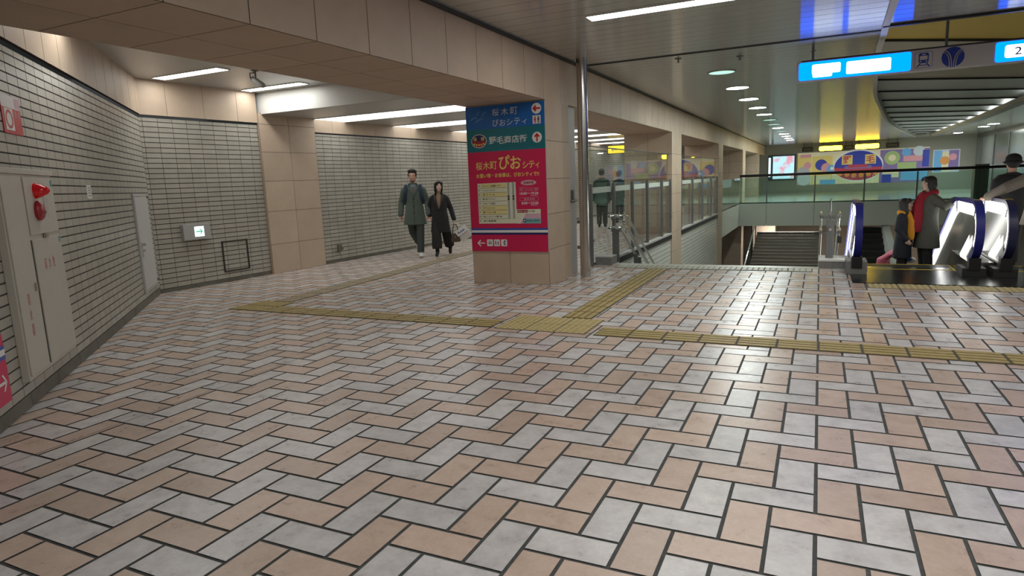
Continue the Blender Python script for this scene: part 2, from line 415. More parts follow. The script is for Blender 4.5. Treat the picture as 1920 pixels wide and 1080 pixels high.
for (ya, xa), (yb, xb) in zip(right, right[1:]): mb.face([(xa, ya, CZ), (8.3, ya, CZ), (8.3, yb, CZ), (xb, yb, CZ)])
struct('ceiling', mb, M_CEIL, 'glossy metal strip ceiling of the concourse')
mb = MB(); mb.box((BX1, 9.64, CZ-.012), (.63, 9.70, CZ+.02)); mb.box((.63, 9.33, CZ-.03), (6, 9.39, CZ+.1)); struct('trim_8', mb, M_DARK, 'dark joint across the metal ceiling')
rim = MB()
for (ya, xa), (yb, xb) in zip([(-2, .60), (6, .60), (8, .61)]+curve, ([(-2, .60), (6, .60), (8, .61)]+curve)[1:]):
    rim.prism([(xa-.015, ya, CZ-.02), (xa+.06, ya, CZ-.02), (xa+.06, ya, CZ+.45 if ya > 9 else CZ+.01), (xa-.015, ya, CZ+.45 if ya > 9 else CZ+.01)], (xb-xa, yb-ya, 0))
rim.box((4.98, 45.2, CZ-.02), (6.1, 45.28, CZ+.45))
struct('trim_9', rim, M_WPAINT, 'pale rim around the curved ceiling opening')
mb = MB()
mb.face([(.3, 9.3, 4.5), (8.3, 9.3, 4.5), (8.3, 46, 4.5), (.3, 46, 4.5)]); mb.face([(6.2, 9.3, CZ), (6.2, 46, CZ), (6.2, 46, 4.5), (6.2, 9.3, 4.5)]); mb.face([(.3, 9.36, CZ), (6.2, 9.36, CZ), (6.2, 9.36, 4.5), (.3, 9.36, 4.5)]); mb.face([(.3, 9.3, CZ+.01), (.3, 46, CZ+.01), (.3, 46, 4.5), (.3, 9.3, 4.5)])
struct('ceiling_recess', mb, M_GREYP, 'grey recess above the curved ceiling opening')
# slats across the recess (the ceiling's own louvres)
M_SLAT = principled('slat_metal', (.70, .72, .70), .35, 0, .6)
M_YELL = principled('yellow_band', (.72, .54, .12), .4, 0, .6)
M_SLATB = principled('slat_beige', (.62, .57, .46), .4, 0, .6)
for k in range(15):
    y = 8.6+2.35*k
    slat_ = M_YELL if k == 0 else (M_SLATB if k in (1, 2) else M_SLAT); mb = MB(); mb.prism([(.2, y, 3.62), (.2, y+2.33, 3.36), (.2, y+2.33, 3.31), (.2, y+2.30, 3.31), (.2, y, 3.57)][::-1], (6.0, 4.2, 0), slat_); mb.prism([(.2, y+2.30, 3.275), (.2, y+2.34, 3.275), (.2, y+2.34, 3.31), (.2, y+2.30, 3.31)], (6.0, 4.2, 0), M_DARK)  # dark strip under each board draws in the shadow line
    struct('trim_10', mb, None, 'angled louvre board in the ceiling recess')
lip = MB()
for (ya, xa), (yb, xb) in zip(right, right[1:]):
    lip.prism([(xa-.30, ya, CZ-.02), (xa+.02, ya, CZ-.02), (xa+.02, ya, CZ+.02), (xa-.28, ya, CZ+.02), (xa-.28, ya, CZ+.12), (xa-.30, ya, CZ+.12)], (xb-xa, yb-ya, 0))
struct('trim_18', lip, M_GREYP, 'added lip hiding the fill tubes along the right edge of the louvred opening')  # board added to keep the added tubes out of sight
# ------------------------------------------------------------------ shell of the concourse
mb = MB(); mb.box((-12, 46.65, -4.5), (8.4, 46.8, 4.5)); struct('wall_far', mb, principled('far_wall', (.48, .47, .41), .5), 'far wall that carries the mural')
mb = MB(); mb.box((8.3, -5, -4.5), (8.45, 46.7, 4.5)); struct('wall_right', mb, principled('right_wall', (.16, .17, .165), .35), 'dark wall at the right of the concourse')
mb = MB(); mb.box((-12, -5.15, 0), (8.4, -5, 4.5)); struct('wall_rear', mb, principled('rear_wall', (.45, .43, .38), .6), 'wall behind the viewer')
# landing beyond the stairwell
M_DECKF = principled('deck_floor', (.55, .60, .55), .12, 0, .6, noise=.05, nscale=3)
mb = MB(); mb.box((-3.37, 32.2, -.98), (8.3, 46.65, 0)); mb.box((-4.6, 36, -.98), (-3.37, 46.65, 0)); struct('floor_landing', mb, M_DECKF, 'far landing slab with a pale front edge')
mb = MB(); 
for xa, xb in ((-3.45, -2.21), (-2.19, -.2), (-.18, 1.76), (1.78, 3.73), (3.75, 8.3)): mb.box((xa, 32.12, -1.04), (xb, 32.2, .0))
struct('trim_11', mb, principled('deck_edge', (.62, .66, .58), .5), 'pale panelled fascia of the far landing')
mb = MB(); mb.box((-3.45, 26.02, -1.02), (-3.37, 32.2, 0)); mb.box((-4.6, 26.02, -1.02), (-3.45, 26.10, 0)); struct('trim_12', mb, principled('deck_edge', (0, 0, 0)), 'pale slab edge along the stairwell behind the third pillar')
# lower level
mb = MB(); mb.box((-5, 10.6, -3.7), (8.3, 46.6, -3.5)); struct('floor_lower', mb, principled('lower_floor', (.28, .25, .21), .5), 'floor of the level below')
mb = MB(); mb.box((-4.6, 38, -3.5), (8.3, 38.2, -1.0)); struct('wall_lower', mb, principled('lower_wall', (.52, .42, .31), .6), 'beige wall of the level below')
for x0, x1, m in ((-3.9, -3.0, M_SEAM), (-2.95, -1.9, M_BEIGE)):
    mb = MB(); mb.box((x0, 34, -3.5), (x1, 34.8, -1.0)); struct('pillar', mb, m, 'lower-level pillar under the far landing')
# stairwell side wall (below floor level), near bay and far bay
mb = MB()
for y0, y1 in ((10.62, 16.5), (17.76, 24.75)):
    tiled(mb, (-3.40, y0, -3.5), (0, 1, 0), (0, 0, 1), (1, 0, 0), steps(0, y1-y0, .6), steps(0, 3.36, .105), .003, .012, M_STILE, M_WGROUT)
    mb.box((-3.52, y0, -.14), (-3.36, y1, -.03), M_DARK)
    mb.box((-3.56, y0, -.03), (-3.35, y1, .012), M_GREYP)
struct('wall_stairwell', mb, None, 'white tiled side wall of the stairwell with a dark coping')
# first flight, going down away from the viewer
mb = MB(); prof = []
y, z = 10.62, 0.0
prof.append((y, z))
for k in range(21):
    prof.append((y, z-.165)); z -= .165; y += .30; prof.append((y, z))
pts = [(-3.37, a, b) for a, b in prof]+[(-3.37, prof[-1][0], -3.55), (-3.37, 10.62, -3.55)]
mb.prism(pts, (3.40, 0, 0), M_CONC)
mb.box((-3.37, 10.44, -.02), (.03, 10.63, .003), principled('stair_nosing', (.62, .64, .60), .35))
struct('stairs', mb, None, 'broad flight of steps going down from the floor edge')
# ------------------------------------------------------------------ ceiling lights (each lamp is a thing)
def strip_light(loc, L, Wd, label, group, mat=None, rz=0, joints=()):
    t = thing('ceiling_light', label, 'light', loc, rz, group)
    f = MB()
    for a, b in (((-L/2-.015, -Wd/2-.015, -.012), (L/2+.015, -Wd/2, .02)), ((-L/2-.015, Wd/2, -.012), (L/2+.015, Wd/2+.015, .02)), ((-L/2-.015, -Wd/2, -.012), (-L/2, Wd/2, .02)), ((L/2, -Wd/2, -.012), (L/2+.015, Wd/2, .02))): f.box(a, b)
    for x in joints: f.box((x-.006, -Wd/2, -.012), (x+.006, Wd/2, .0))
    f.build('frame', M_WPAINT, t)
    d = MB(); d.face([(-L/2, -Wd/2, -.006), (-L/2, Wd/2, -.006), (L/2, Wd/2, -.006), (L/2, -Wd/2, -.006)]); d.build('diffuser', mat or M_TUBE, t)
    return t
G = 'strip lights in the hall ceiling'; _T = M_TUBE; M_TUBE = M_HALL
strip_light((-8.0, 6.50, 3.12), 1.30, .20, 'strip light in the hall ceiling nearest the diagonal wall', G)
strip_light((-8.03, 8.08, 3.12), 1.25, .20, 'strip light in the hall ceiling beside the white bulkhead', G)
M_TUBE = _T
strip_light((-1.02, 6.93, CZ), 2.55, .20, 'long strip light in the metal ceiling, seen at the top of the frame', 'strip lights in the concourse ceiling')
for x, y in ((.3, 2.6), (.3, -1.6), (4.4, 2.6), (4.2, 6.9)):
    strip_light((x, y, CZ), 2.55, .20, 'strip light in the metal ceiling over the near floor, out of the frame', 'strip lights in the concourse ceiling')
strip_light((-5.7, 3.9, 3.12), 1.3, .20, 'strip light in the hall ceiling hidden above the beam', G, M_HALL)
order = ['nearest', 'second', 'third', 'fourth', 'fifth', 'sixth', 'seventh', 'eighth', 'ninth', 'tenth', 'eleventh']
for k in range(9):
    y = 10.03+2.33*k
    strip_light((-6.72, y, 2.765), 3.86, .84, '%s wide luminous strip across the passage ceiling, counted from the bulkhead' % order[k], 'luminous strips in the passage ceiling', M_PANEL, joints=(-.65, .65))
def downlight(loc, r, label, mat):
    t = thing('downlight', label, 'light', loc, 0, 'round downlights along the concourse ceiling')
    m = MB(); m.tube([(0, 0, .03), (0, 0, -.014)], r+.03, seg=28, cap=False); n = 28
    for k in range(n):
        a, b = 2*PI*k/n, 2*PI*(k+1)/n
        m.face([(math.cos(a)*r, math.sin(a)*r, -.012), (math.cos(b)*r, math.sin(b)*r, -.012), (math.cos(b)*(r+.03), math.sin(b)*(r+.03), -.014), (math.cos(a)*(r+.03), math.sin(a)*(r+.03), -.014)])
    m.build('bezel', M_STEEL, t)
    d = MB(); d.disc((0, 0, -.008), r, (0, 0, -1)); d.build('lamp', mat, t)
    return t
for k in range(13):
    y = 11.78+2.33*k
    downlight((-1.57, y, CZ), .21, '%s round downlight of the row over the stairs' % (order[k] if k < 11 else ('twelfth' if k == 11 else 'thirteenth')), M_DOWNG if k in (0, 5, 6, 8) else M_DOWN)
for x, y, w in ((6.87, 37.4, 'second'), (6.85, 35.4, 'nearest'), (6.76, 43.1, 'farthest')):
    downlight((x, y, CZ), .22, '%s of three small downlights right of the louvred opening' % w, M_DOWN)
M_FILL = emission('fill_tube', (.97, 1, .97), 7.0)  # unseen tubes, added to brighten the right ends of the louvre boards
for (ya, xa, yb, xb, w) in ((15, 5.24, 23, 5.35, 'near'), (24.5, 5.42, 31.5, 5.74, 'middle'), (33, 5.79, 44, 6.02, 'far')):
    t = thing('fill_tube', '%s added fill tube behind the lip of the louvred opening' % w, 'light', (0, 0, 0), 0, 'added fill tubes of the louvred opening')
    m = MB(); m.tube([(xa-.14, ya, CZ+.06), (xb-.14, yb, CZ+.06)], .025, seg=10); m.build('tube', M_FILL, t)

for x, w in ((-1.3, 'left'), (4.0, 'right')): strip_light((x, 33.4, -.985), 2.4, .3, 'added fill light under the far landing, %s one, hidden by the slab edge' % w, None)  # unseen lights added to brighten the far flight and lower wall
# ------------------------------------------------------------------ lettering helper
_txt = {}
def text_faces(mb, body, x, z, width, height, mat, frame, squeeze=True, bold=0.0):
    """flat letters filling the box (x,z,width,height) in frame(u,v)->point"""
    key = (body, bold)
    if key not in _txt:
        cu = bpy.data.curves.new('lettering', 'FONT'); cu.body = body; cu.fill_mode = 'FRONT'; cu.resolution_u = 3
        if bold: cu.offset = bold
        o = bpy.data.objects.new('lettering', cu); COL.objects.link(o)
        dg = bpy.context.evaluated_depsgraph_get(); me = bpy.data.meshes.new_from_object(o.evaluated_get(dg))
        _txt[key] = ([v.co.copy() for v in me.vertices], [list(p.vertices) for p in me.polygons])
        bpy.data.objects.remove(o); bpy.data.curves.remove(cu); bpy.data.meshes.remove(me)
    vs, fs = _txt[key]
    if not vs: return
    xs = [v.x for v in vs]; ys = [v.y for v in vs]; x0, x1, y0, y1 = min(xs), max(xs), min(ys), max(ys)
    sx = width/max(1e-6, x1-x0); sy = height/max(1e-6, y1-y0)
    mb.mesh([frame(x+(v.x-x0)*sx, z+(v.y-y0)*sy) for v in vs], fs, mat)

S_BLUE = principled('sign_blue', (.008, .13, .48), .35)
S_TEAL = principled('sign_teal', (.006, .16, .20), .35)
S_MAG = principled('sign_magenta', (.60, .010, .085), .35)
S_YEL = principled('sign_yellow', (.85, .66, .16), .5)
S_PALE = principled('sign_pale', (.72, .73, .55), .5)
S_PALEY = principled('sign_pale_yellow', (.74, .66, .30), .5)
S_GREY = principled('sign_grey', (.36, .38, .38), .5)
S_INK = principled('sign_ink', (.05, .05, .05), .6)
S_NAVY = principled('sign_navy', (.02, .015, .12), .4)
S_STRIPE = principled('sign_stripe_blue', (.025, .09, .40), .4)
S_SILVER = principled('sign_silver', (.72, .76, .76), .5)
S_LBLUE = principled('sign_lightblue', (.10, .32, .60), .5)
S_ROSE = principled('sign_rose', (.62, .40, .48), .5)
S_AQUA = principled('sign_aqua', (.18, .42, .45), .5)
S_DRED = principled('sign_darkred', (.34, .02, .03), .5)

def arc(c, r, a0, a1, n=14): return [(c[0]+r*math.cos(a0+(a1-a0)*k/n), c[1]+r*math.sin(a0+(a1-a0)*k/n)) for k in range(n+1)]
def directory_sign(loc, label, detail=True):
    t = thing('directory_board', label, 'sign', loc, 0)
    F = lambda d: (lambda u, v: (u, -d, v))
    def rect(mb, u0, v0, u1, v1, m, d): f = F(d); mb.face([f(u0, v0), f(u1, v0), f(u1, v1), f(u0, v1)], m)
    def circ(mb, u, v, r, m, d, rv=None): f = F(d); mb.face([f(u+r*math.cos(2*PI*k/30), v+(rv or r)*math.sin(2*PI*k/30)) for k in range(30)], m)
    def arrow(mb, u, v, L, ang, m, d, w=.022, head=.5):
        f = F(d); ca, sa = math.cos(ang), math.sin(ang)
        R = lambda a, b: f(u+a*ca-b*sa, v+a*sa+b*ca)
        mb.face([R(-L/2, -w/2), R(L/2-w*.4, -w/2), R(L/2-w*.4, w/2), R(-L/2, w/2)], m)
        h = L*head; f = F(d+.0007)
        for sgn in (1, -1):
            q = [R(L/2, 0), R(L/2-h*.75, sgn*h*.75), R(L/2-h*.75-w*.75, sgn*h*.75-sgn*w*.75+sgn*w*.0), R(L/2-w*1.45, 0)]
            mb.face(q if sgn < 0 else q[::-1], m)
    def man(mb, u, v, h, m, d, skirt=False):
        f = F(d); circ(mb, u, v+h*.42, h*.09, m, d)
        w = h*.16
        if skirt: mb.face([f(u-w, v-h*.12), f(u+w, v-h*.12), f(u+w*.55, v+h*.3), f(u-w*.55, v+h*.3)], m)
        else: mb.face([f(u-w*.8, v-h*.1), f(u+w*.8, v-h*.1), f(u+w*.9, v+h*.3), f(u-w*.9, v+h*.3)], m)
        for s_ in (-1, 1): mb.face([f(u+s_*w*.45-w*.3, v-h*.5), f(u+s_*w*.45+w*.3, v-h*.5), f(u+s_*w*.45+w*.3, v-h*.1), f(u+s_*w*.45-w*.3, v-h*.1)], m)
    b = MB(); b.box((.0, -.016, .465), (1.215, .0, 2.515)); b.build('backing_board', M_GREYP, t)
    p = MB(); rect(p, .004, 2.197, 1.211, 2.51, S_BLUE, .017); bp_ = p.build('blue_panel', None, t)
    p = MB(); rect(p, .004, 1.884, 1.211, 2.197, S_TEAL, .017); p.build('teal_panel', None, t)
    p = MB(); rect(p, .004, .469, 1.211, 1.884, S_MAG, .017); p.build('magenta_panel', None, t)
    d = .0185
    m = MB()
    for k, c in enumerate('桜木町'): text_faces(m, c, .423+k*.142, 2.365, .105, .098, S_SILVER, F(d))
    for (c, x, w, z, h) in (('ぴ', .423, .095, 2.225, .092), ('お', .535, .09, 2.225, .088), ('シ', .645, .09, 2.228, .08), ('テ', .76, .09, 2.228, .085), ('ィ', .88, .068, 2.228, .062)): text_faces(m, c, x, z, w, h, S_SILVER, F(d))
    for k, c in enumerate('野毛商店街'): text_faces(m, c, .358+k*.118, 1.983, .112, .103, S_SILVER, F(d), bold=.012)
    m.build('white_lettering', None, t)
    m = MB()
    for a, bq, c in (((.056, 2.313), (.10, 2.365), (.19, 2.36)), ((.136, 2.284), (.19, 2.335), (.287, 2.342)), ((.154, 2.364), (.175, 2.41), (.239, 2.449)), ((.248, 2.356), (.268, 2.40), (.346, 2.44))):
        pts = []
        for k in range(9):
            q = k/8; pts.append(((1-q)**2*a[0]+2*q*(1-q)*bq[0]+q*q*c[0], (1-q)**2*a[1]+2*q*(1-q)*bq[1]+q*q*c[1]))
        f = F(d)
        for k in range(8):
            w0, w1 = .009*math.sin(PI*(k+.15)/8.3)+.001, .009*math.sin(PI*(k+1.15)/8.3)+.001
            m.face([f(pts[k][0], pts[k][1]-w0), f(pts[k+1][0], pts[k+1][1]-w1), f(pts[k+1][0], pts[k+1][1]+w1), f(pts[k][0], pts[k][1]+w0)], S_LBLUE)
    m.build('gull_motif', None, t)
    m = MB(); circ(m, 1.096, 2.418, .072, M_WHITE, d); arrow(m, 1.096, 2.418, .115, PI, M_RED, d+.001, .022); m.build('arrow_disc', None, t); m = MB()
    circ(m, 1.093, 2.037, .072, M_WHITE, d); arrow(m, 1.093, 2.037, .115, PI/2, M_RED, d+.001, .022); m.build('arrow_disc', None, t)
    m = MB(); rect(m, 1.037, 2.216, 1.155, 2.327, M_WHITE, d); man(m, 1.072, 2.27, .095, M_RED, d+.001, True); man(m, 1.122, 2.27, .095, S_INK, d+.001); m.build('toilet_pictogram', None, t)
    # oval emblem (plain colour fields with its two characters)
    m = MB(); circ(m, .197, 2.037, .123, M_WHITE, d, .095); f = F(d+.001)
    up = arc((0, 0), 1, 0, PI, 20); lo = arc((0, 0), 1, PI, 2*PI, 20)
    m.face([f(.197+x*.113, 2.037+y*.086) for x, y in up], S_NAVY); m.face([f(.197+x*.113, 2.037+y*.086) for x, y in lo], S_DRED)
    for x in (.137, .258): rect(m, x-.023, 2.045, x+.023, 2.09, S_YEL, d+.002)
    text_faces(m, '野', .118, 2.05, .038, .036, S_DRED, F(d+.003)); text_faces(m, '毛', .239, 2.05, .038, .036, S_DRED, F(d+.003))
    for k in range(5): circ(m, .125+k*.036, 1.985+(.012 if k in (0, 4) else 0), .013, S_YEL, d+.002)
    m.build('oval_emblem', None, t)
    m = MB()
    for k, c in enumerate('桜木町'): text_faces(m, c, .128+k*.115, 1.634, .105, .112, S_YEL, F(d), bold=.008)
    text_faces(m, 'ぴ', .495, 1.628, .175, .195, S_YEL, F(d), bold=.014); text_faces(m, 'お', .675, 1.628, .165, .175, S_YEL, F(d), bold=.014)
    for (c, x, w, h) in (('シ', .862, .085, .09), ('テ', .955, .09, .093), ('ィ', 1.055, .06, .075)): text_faces(m, c, x, 1.631, w, h, S_YEL, F(d), bold=.012)
    text_faces(m, 'お買い物・お食事は、ぴおシティで!!', .13, 1.52, .975, .062, S_YEL, F(d), bold=.018)
    m.build('yellow_lettering', None, t)
    # floor guide
    m = MB(); f = F(d)
    m.face([f(.139, .87), f(.745, .87), f(.745, 1.447), f(.139, 1.442)], S_PALE); m.face([f(.745, .867), f(1.114, .867), f(1.114, 1.065), f(.745, 1.065)], S_PALE)
    n = 9; rows_ = ['1F', '', '', '', '', '', '', '', '']
    lab = ['オフィス・会議室フロア', 'クリニック・オフィス', 'オフィス', '事務所・美容 オフィス・クリニック', 'スポーツ用品', 'ファッション', '雑貨・ファッション・家具', '飲食店・ファッション・ゲーム 喫茶店・書店', '地下駐車場']
    num = ['10F', '9F', '8F', '7F', '3F', '2F', '1F', 'B1F', 'B2F']
    for k in range(9):
        z1 = 1.438-.0623*k; z0 = z1-.0623
        if k in (0, 2, 5, 6): rect(m, .195, z0+.003, .60, z1-.002, S_PALEY, d+.001)
        if k < 8: rect(m, .145, z0-.0015, .605, z0+.0015, S_INK, d+.0015)
        text_faces(m, lab[k], .215, z0+.018, .20 if k not in (0, 7) else .30, .026, S_INK, F(d+.002), bold=.01)
        text_faces(m, num[k], .152, z0+.022, .032, .02, S_INK, F(d+.002))
    for x in (.614, .689): rect(m, x, .935, x+.032, 1.448, S_GREY, d+.001); rect(m, x+.003, 1.20, x+.029, 1.265, S_INK, d+.002); rect(m, x+.003, 1.229, x+.029, 1.236, S_GREY, d+.003)
    rect(m, .758, 1.018, .918, 1.058, S_DRED, d+.001); text_faces(m, '現在地・案内', .768, 1.026, .14, .022, M_WHITE, F(d+.002)); text_faces(m, '地下通路', .928, 1.026, .10, .024, S_INK, F(d+.002))
    m.face([F(d+.001)(*q) for q in ((.80, .868), (1.112, .868), (1.112, 1.005), (.885, 1.005))], S_ROSE); m.face([F(d+.0015)(*q) for q in ((.845, .868), (1.112, .868), (1.112, .935), (.85, .935))], S_AQUA)
    m.face([F(d+.002)(*q) for q in ((.775, .868), (.795, .868), (.89, 1.02), (.872, 1.02))], M_WHITE)
    rect(m, .845, .885, .888, .932, S_NAVY, d+.002); rect(m, .857, .897, .876, .92, M_WHITE, d+.003); text_faces(m, '桜木町駅・市営地下鉄', .90, .895, .19, .024, S_INK, F(d+.003))
    m.build('floor_guide', None, t)
    m = MB(); circ(m, .943, 1.432, .118, S_ROSE, d, .036); text_faces(m, '営業時間', .868, 1.413, .15, .037, S_DRED, F(d+.001), bold=.012)
    text_faces(m, 'ショップ', .795, 1.365, .08, .017, S_ROSE, F(d))
    rect(m, .797, 1.318, 1.088, 1.360, S_ROSE, d); rect(m, .80, 1.321, 1.085, 1.357, S_MAG, d+.0007); text_faces(m, '物販・ファッション・雑貨', .81, 1.325, .265, .028, S_ROSE, F(d+.0014))
    text_faces(m, '10:00～19:30', .803, 1.266, .283, .036, M_WHITE, F(d), bold=.012)
    rect(m, .800, 1.183, 1.088, 1.228, S_ROSE, d); rect(m, .803, 1.186, 1.085, 1.225, S_MAG, d+.0007); text_faces(m, '飲食店街', .865, 1.189, .165, .033, S_ROSE, F(d+.0014))
    text_faces(m, '8:00～23:00', .828, 1.133, .256, .036, M_WHITE, F(d), bold=.012)
    for z in (1.248, 1.117): rect(m, .97, z, 1.07, z+.008, S_ROSE, d)
    m.build('opening_hours', None, t)
    m = MB(); rect(m, .004, .775, 1.211, .803, S_STRIPE, d); rect(m, .004, .74, 1.211, .775, M_WHITE, d); rect(m, .004, .71, 1.211, .74, S_NAVY, d); m.build('stripe_band', None, t)
    m = MB(); arrow(m, .157, .588, .125, PI, M_WHITE, d, .016, .55); m.build('white_arrow', None, t)
    m = MB()
    for k in range(3):
        x = .253+k*.1135; f = F(d)
        pts = []
        for (cx, cz, a0) in ((x+.085, .63, 0), (x+.012, .63, PI/2), (x+.012, .556, PI), (x+.085, .556, 1.5*PI)): pts += arc((cx, cz), .012, a0, a0+PI/2, 4)
        m.face([f(*q) for q in pts], M_WHITE)
        if k == 0:
            rect(m, x+.025, .575, x+.072, .607, S_INK, d+.001); rect(m, x+.03, .585, x+.067, .603, M_WHITE, d+.002); man(m, x+.04, .59, .024, S_INK, d+.003); man(m, x+.057, .59, .024, S_INK, d+.003); rect(m, x+.03, .615, x+.067, .62, S_INK, d+.001)
        if k == 1: man(m, x+.028, .593, .06, S_STRIPE, d+.001); man(m, x+.068, .593, .06, S_DRED, d+.001, True)
        if k == 2:
            q = arc((x+.075, .594), .032, PI*.65, PI*1.35, 10); q2 = arc((x+.078, .594), .021, PI*1.35, PI*.65, 10)
            for a in range(10): m.face([f_ for f_ in (F(d+.001)(*q[a]), F(d+.001)(*q[a+1]), F(d+.001)(*q2[9-a]), F(d+.001)(*q2[10-a]))], S_NAVY)
            circ(m, x+.062, .618, .011, S_NAVY, d+.0015); circ(m, x+.062, .570, .011, S_NAVY, d+.0015)
    m.build('pictogram_row', None, t)
    return t
directory_sign((-4.585, 8.226, 0), 'tall blue, teal and magenta directory board on the nearest pillar')
mb = MB(); mb.box((-10.6, 33.02, 0), (-9.1, 33.9, 2.765)); struct('pillar', mb, M_BEIGE, 'pillar at the far end of the passage that carries a second board')
directory_sign((-10.45, 33.0, 0), 'small distant directory board seen through the glass screen behind the two dark coats')

# ------------------------------------------------------------------ tactile paving (one strip each)
M_TACTD = principled('tactile_groove', (.17, .135, .055), .7, noise=.2, nscale=14)
M_TACTPD = principled('tactile_groove_pale', (.30, .32, .26), .7, noise=.2, nscale=14)
M_TACTW = principled('tactile_worn', (.40, .335, .23), .55, noise=.15, nscale=14)
M_TACTWD = principled('tactile_groove_worn', (.27, .22, .15), .7, noise=.2, nscale=14)
def tact(name, label, x0, y0, nx, ny, s, mat, bars=None, dots=False, rz=0.0, zt=.004):
    low = {M_TACT: M_TACTD, M_TACTP: M_TACTPD, M_TACTW: M_TACTWD}[mat]
    mb = MB(); mb.box((-.005, -.005, -.002), (nx*s+.005, ny*s+.005, .0015), M_GROUT)
    for i in range(nx):
        for j in range(ny):
            ox, oy = i*s, j*s
            mb.box((ox+.006, oy+.006, 0), (ox+s-.006, oy+s-.006, zt), mat if dots else low)
            if dots:
                for a in range(5):
                    for b in range(5): mb.tube([(ox+s*(a+.5)/5, oy+s*(b+.5)/5, zt), (ox+s*(a+.5)/5, oy+s*(b+.5)/5, zt+.006)], [.020, .013], M_TACTL if mat == M_TACT else mat, seg=8)
            else:
                for a in range(4):
                    c = s*(a+.5)/4; w = s*.088
                    if bars == 'x': mb.box((ox+.012, oy+c-w, zt), (ox+s-.012, oy+c+w, zt+.005), mat)
                    else: mb.box((ox+c-w, oy+.012, zt), (ox+c+w, oy+s-.012, zt+.005), mat)
    o = mb.build(name, mat); o.location = (x0, y0, 0); o.rotation_euler[2] = rz; tag(o, label, 'tactile paving', 'tactile guide paving')
    return o
M_TACTL = principled('tactile_stud', (.55, .47, .24), .5)
tact('tactile_strip', 'yellow ribbed guide strip running right across the foreground floor', -1.87, 5.585, 24, 1, .318, M_TACT, 'x')
tact('tactile_strip', 'yellow ribbed guide strip between the junction block and the left block', -6.15, 5.62, 10, 1, .318, M_TACT, 'x')
tact('tactile_block', 'dotted yellow warning block where three guide strips meet', -2.92, 5.60, 3, 2, .318, M_TACT, dots=True)
tact('tactile_strip', 'yellow ribbed guide strip leading to the stairs', -2.43, 6.25, 1, 12, .318, M_TACT, 'y')
tact('tactile_block', 'yellow warning block at the left end of the guide strip', -6.72, 5.62, 2, 2, .285, M_TACT, 'y')
tact('tactile_strip', 'worn yellow guide strip running down the passage behind the couple', -6.55, 6.2, 1, 40, .318, M_TACTW, 'y', rz=.05)
tact('tactile_strip', 'pale ribbed warning strip along the top of the stairs', -2.98, 10.08, 9, 1, .325, M_TACTP, 'y')
tact('tactile_strip', 'dull yellow warning strip in front of the escalators', .58, 8.82, 9, 1, .33, M_TACT, dots=True)

# ------------------------------------------------------------------ things on the diagonal wall (local x along wall from corner, y out, z up)
M1 = Matrix.Translation(W1A+N1*.004) @ Matrix(((U1.x, N1.x, 0, 0), (U1.y, N1.y, 0, 0), (0, 0, 1, 0), (0, 0, 0, 1)))
def on_w1(u, label, name, cat):
    t = thing(name, label, cat); t.matrix_world = M1 @ Matrix.Translation((u, 0, 0)); return t
FW = lambda d: (lambda u, v: (u, d, v))
def u1(x, y): return (Vector((x, y, 0))-W1A).dot(U1)
# fire hose cabinet.  NB local x runs towards the viewer, so it reads right-to-left in the picture
ua, ub = u1(-5.735, 3.15), u1(-4.955, 2.38)
t = on_w1(ua, 'cream fire hose cabinet with red lamp and bell on the diagonal wall', 'fire_hose_cabinet', 'cabinet')
wd = ub-ua
m = MB(); m.box((0, 0, .205), (wd, .05, 1.645), bevel=.006); m.box((-.012, 0, 1.645), (wd+.012, .062, 1.685), bevel=.004); m.build('body', M_CREAM, t)
m = MB(); m.box((.02, .05, 1.20), (wd*.60, .058, 1.625), bevel=.003); m.build('alarm_panel', M_CREAM, t)
m = MB(); m.box((.02, .05, .235), (wd*.60, .060, 1.165), bevel=.003); dr = m.build('door', M_CREAM, t)
m = MB(); m.box((wd*.605, .05, .24), (wd*.622, .054, 1.165)); m.build('door_gap', M_BLACK, t)
m = MB(); m.box((wd*.64, .05, .235), (wd-.02, .060, 1.625), bevel=.003); dr2 = m.build('door', M_CREAM, t)
m = MB(); m.box((wd*.30, .055, 1.165), (wd*.36, .072, 1.205), bevel=.004); m.build('latch', M_STEEL, t)
m = MB(); m.box((wd*.665, .055, .80), (wd*.70, .072, .86), bevel=.004); m.build('handle', M_STEEL, dr2)
m = MB(); c = (wd*.40, .058, 1.525)
m.tube([(c[0], .058, c[2]), (c[0], .065, c[2]), (c[0], .10, c[2]), (c[0], .14, c[2]), (c[0], .155, c[2])], [.060, .058, .047, .026, .006], seg=22)
M_LAMPR = principled('red_lamp', (.55, .008, .015), .12, 0, .6, emit=(1, .01, .01), es=.05)
m.build('lamp', M_LAMPR, t, smooth=True)
m = MB(); c = (wd*.41, .058, 1.375)
m.tube([(c[0], .058, c[2]), (c[0], .078, c[2]), (c[0], .095, c[2]), (c[0], .10, c[2])], [.075, .074, .055, .01], principled('bell_red', (.36, .02, .03), .3), seg=26)
m.tube([(c[0]-.02, .096, c[2]-.01), (c[0]-.02, .108, c[2]-.01)], .014, M_STEEL, seg=12); m.build('bell', None, t, smooth=True)
m = MB(); RT = principled('cabinet_red_text', (.55, .16, .13), .6)
rev = lambda u0: (lambda u, v: (u0-u, .0612, v))
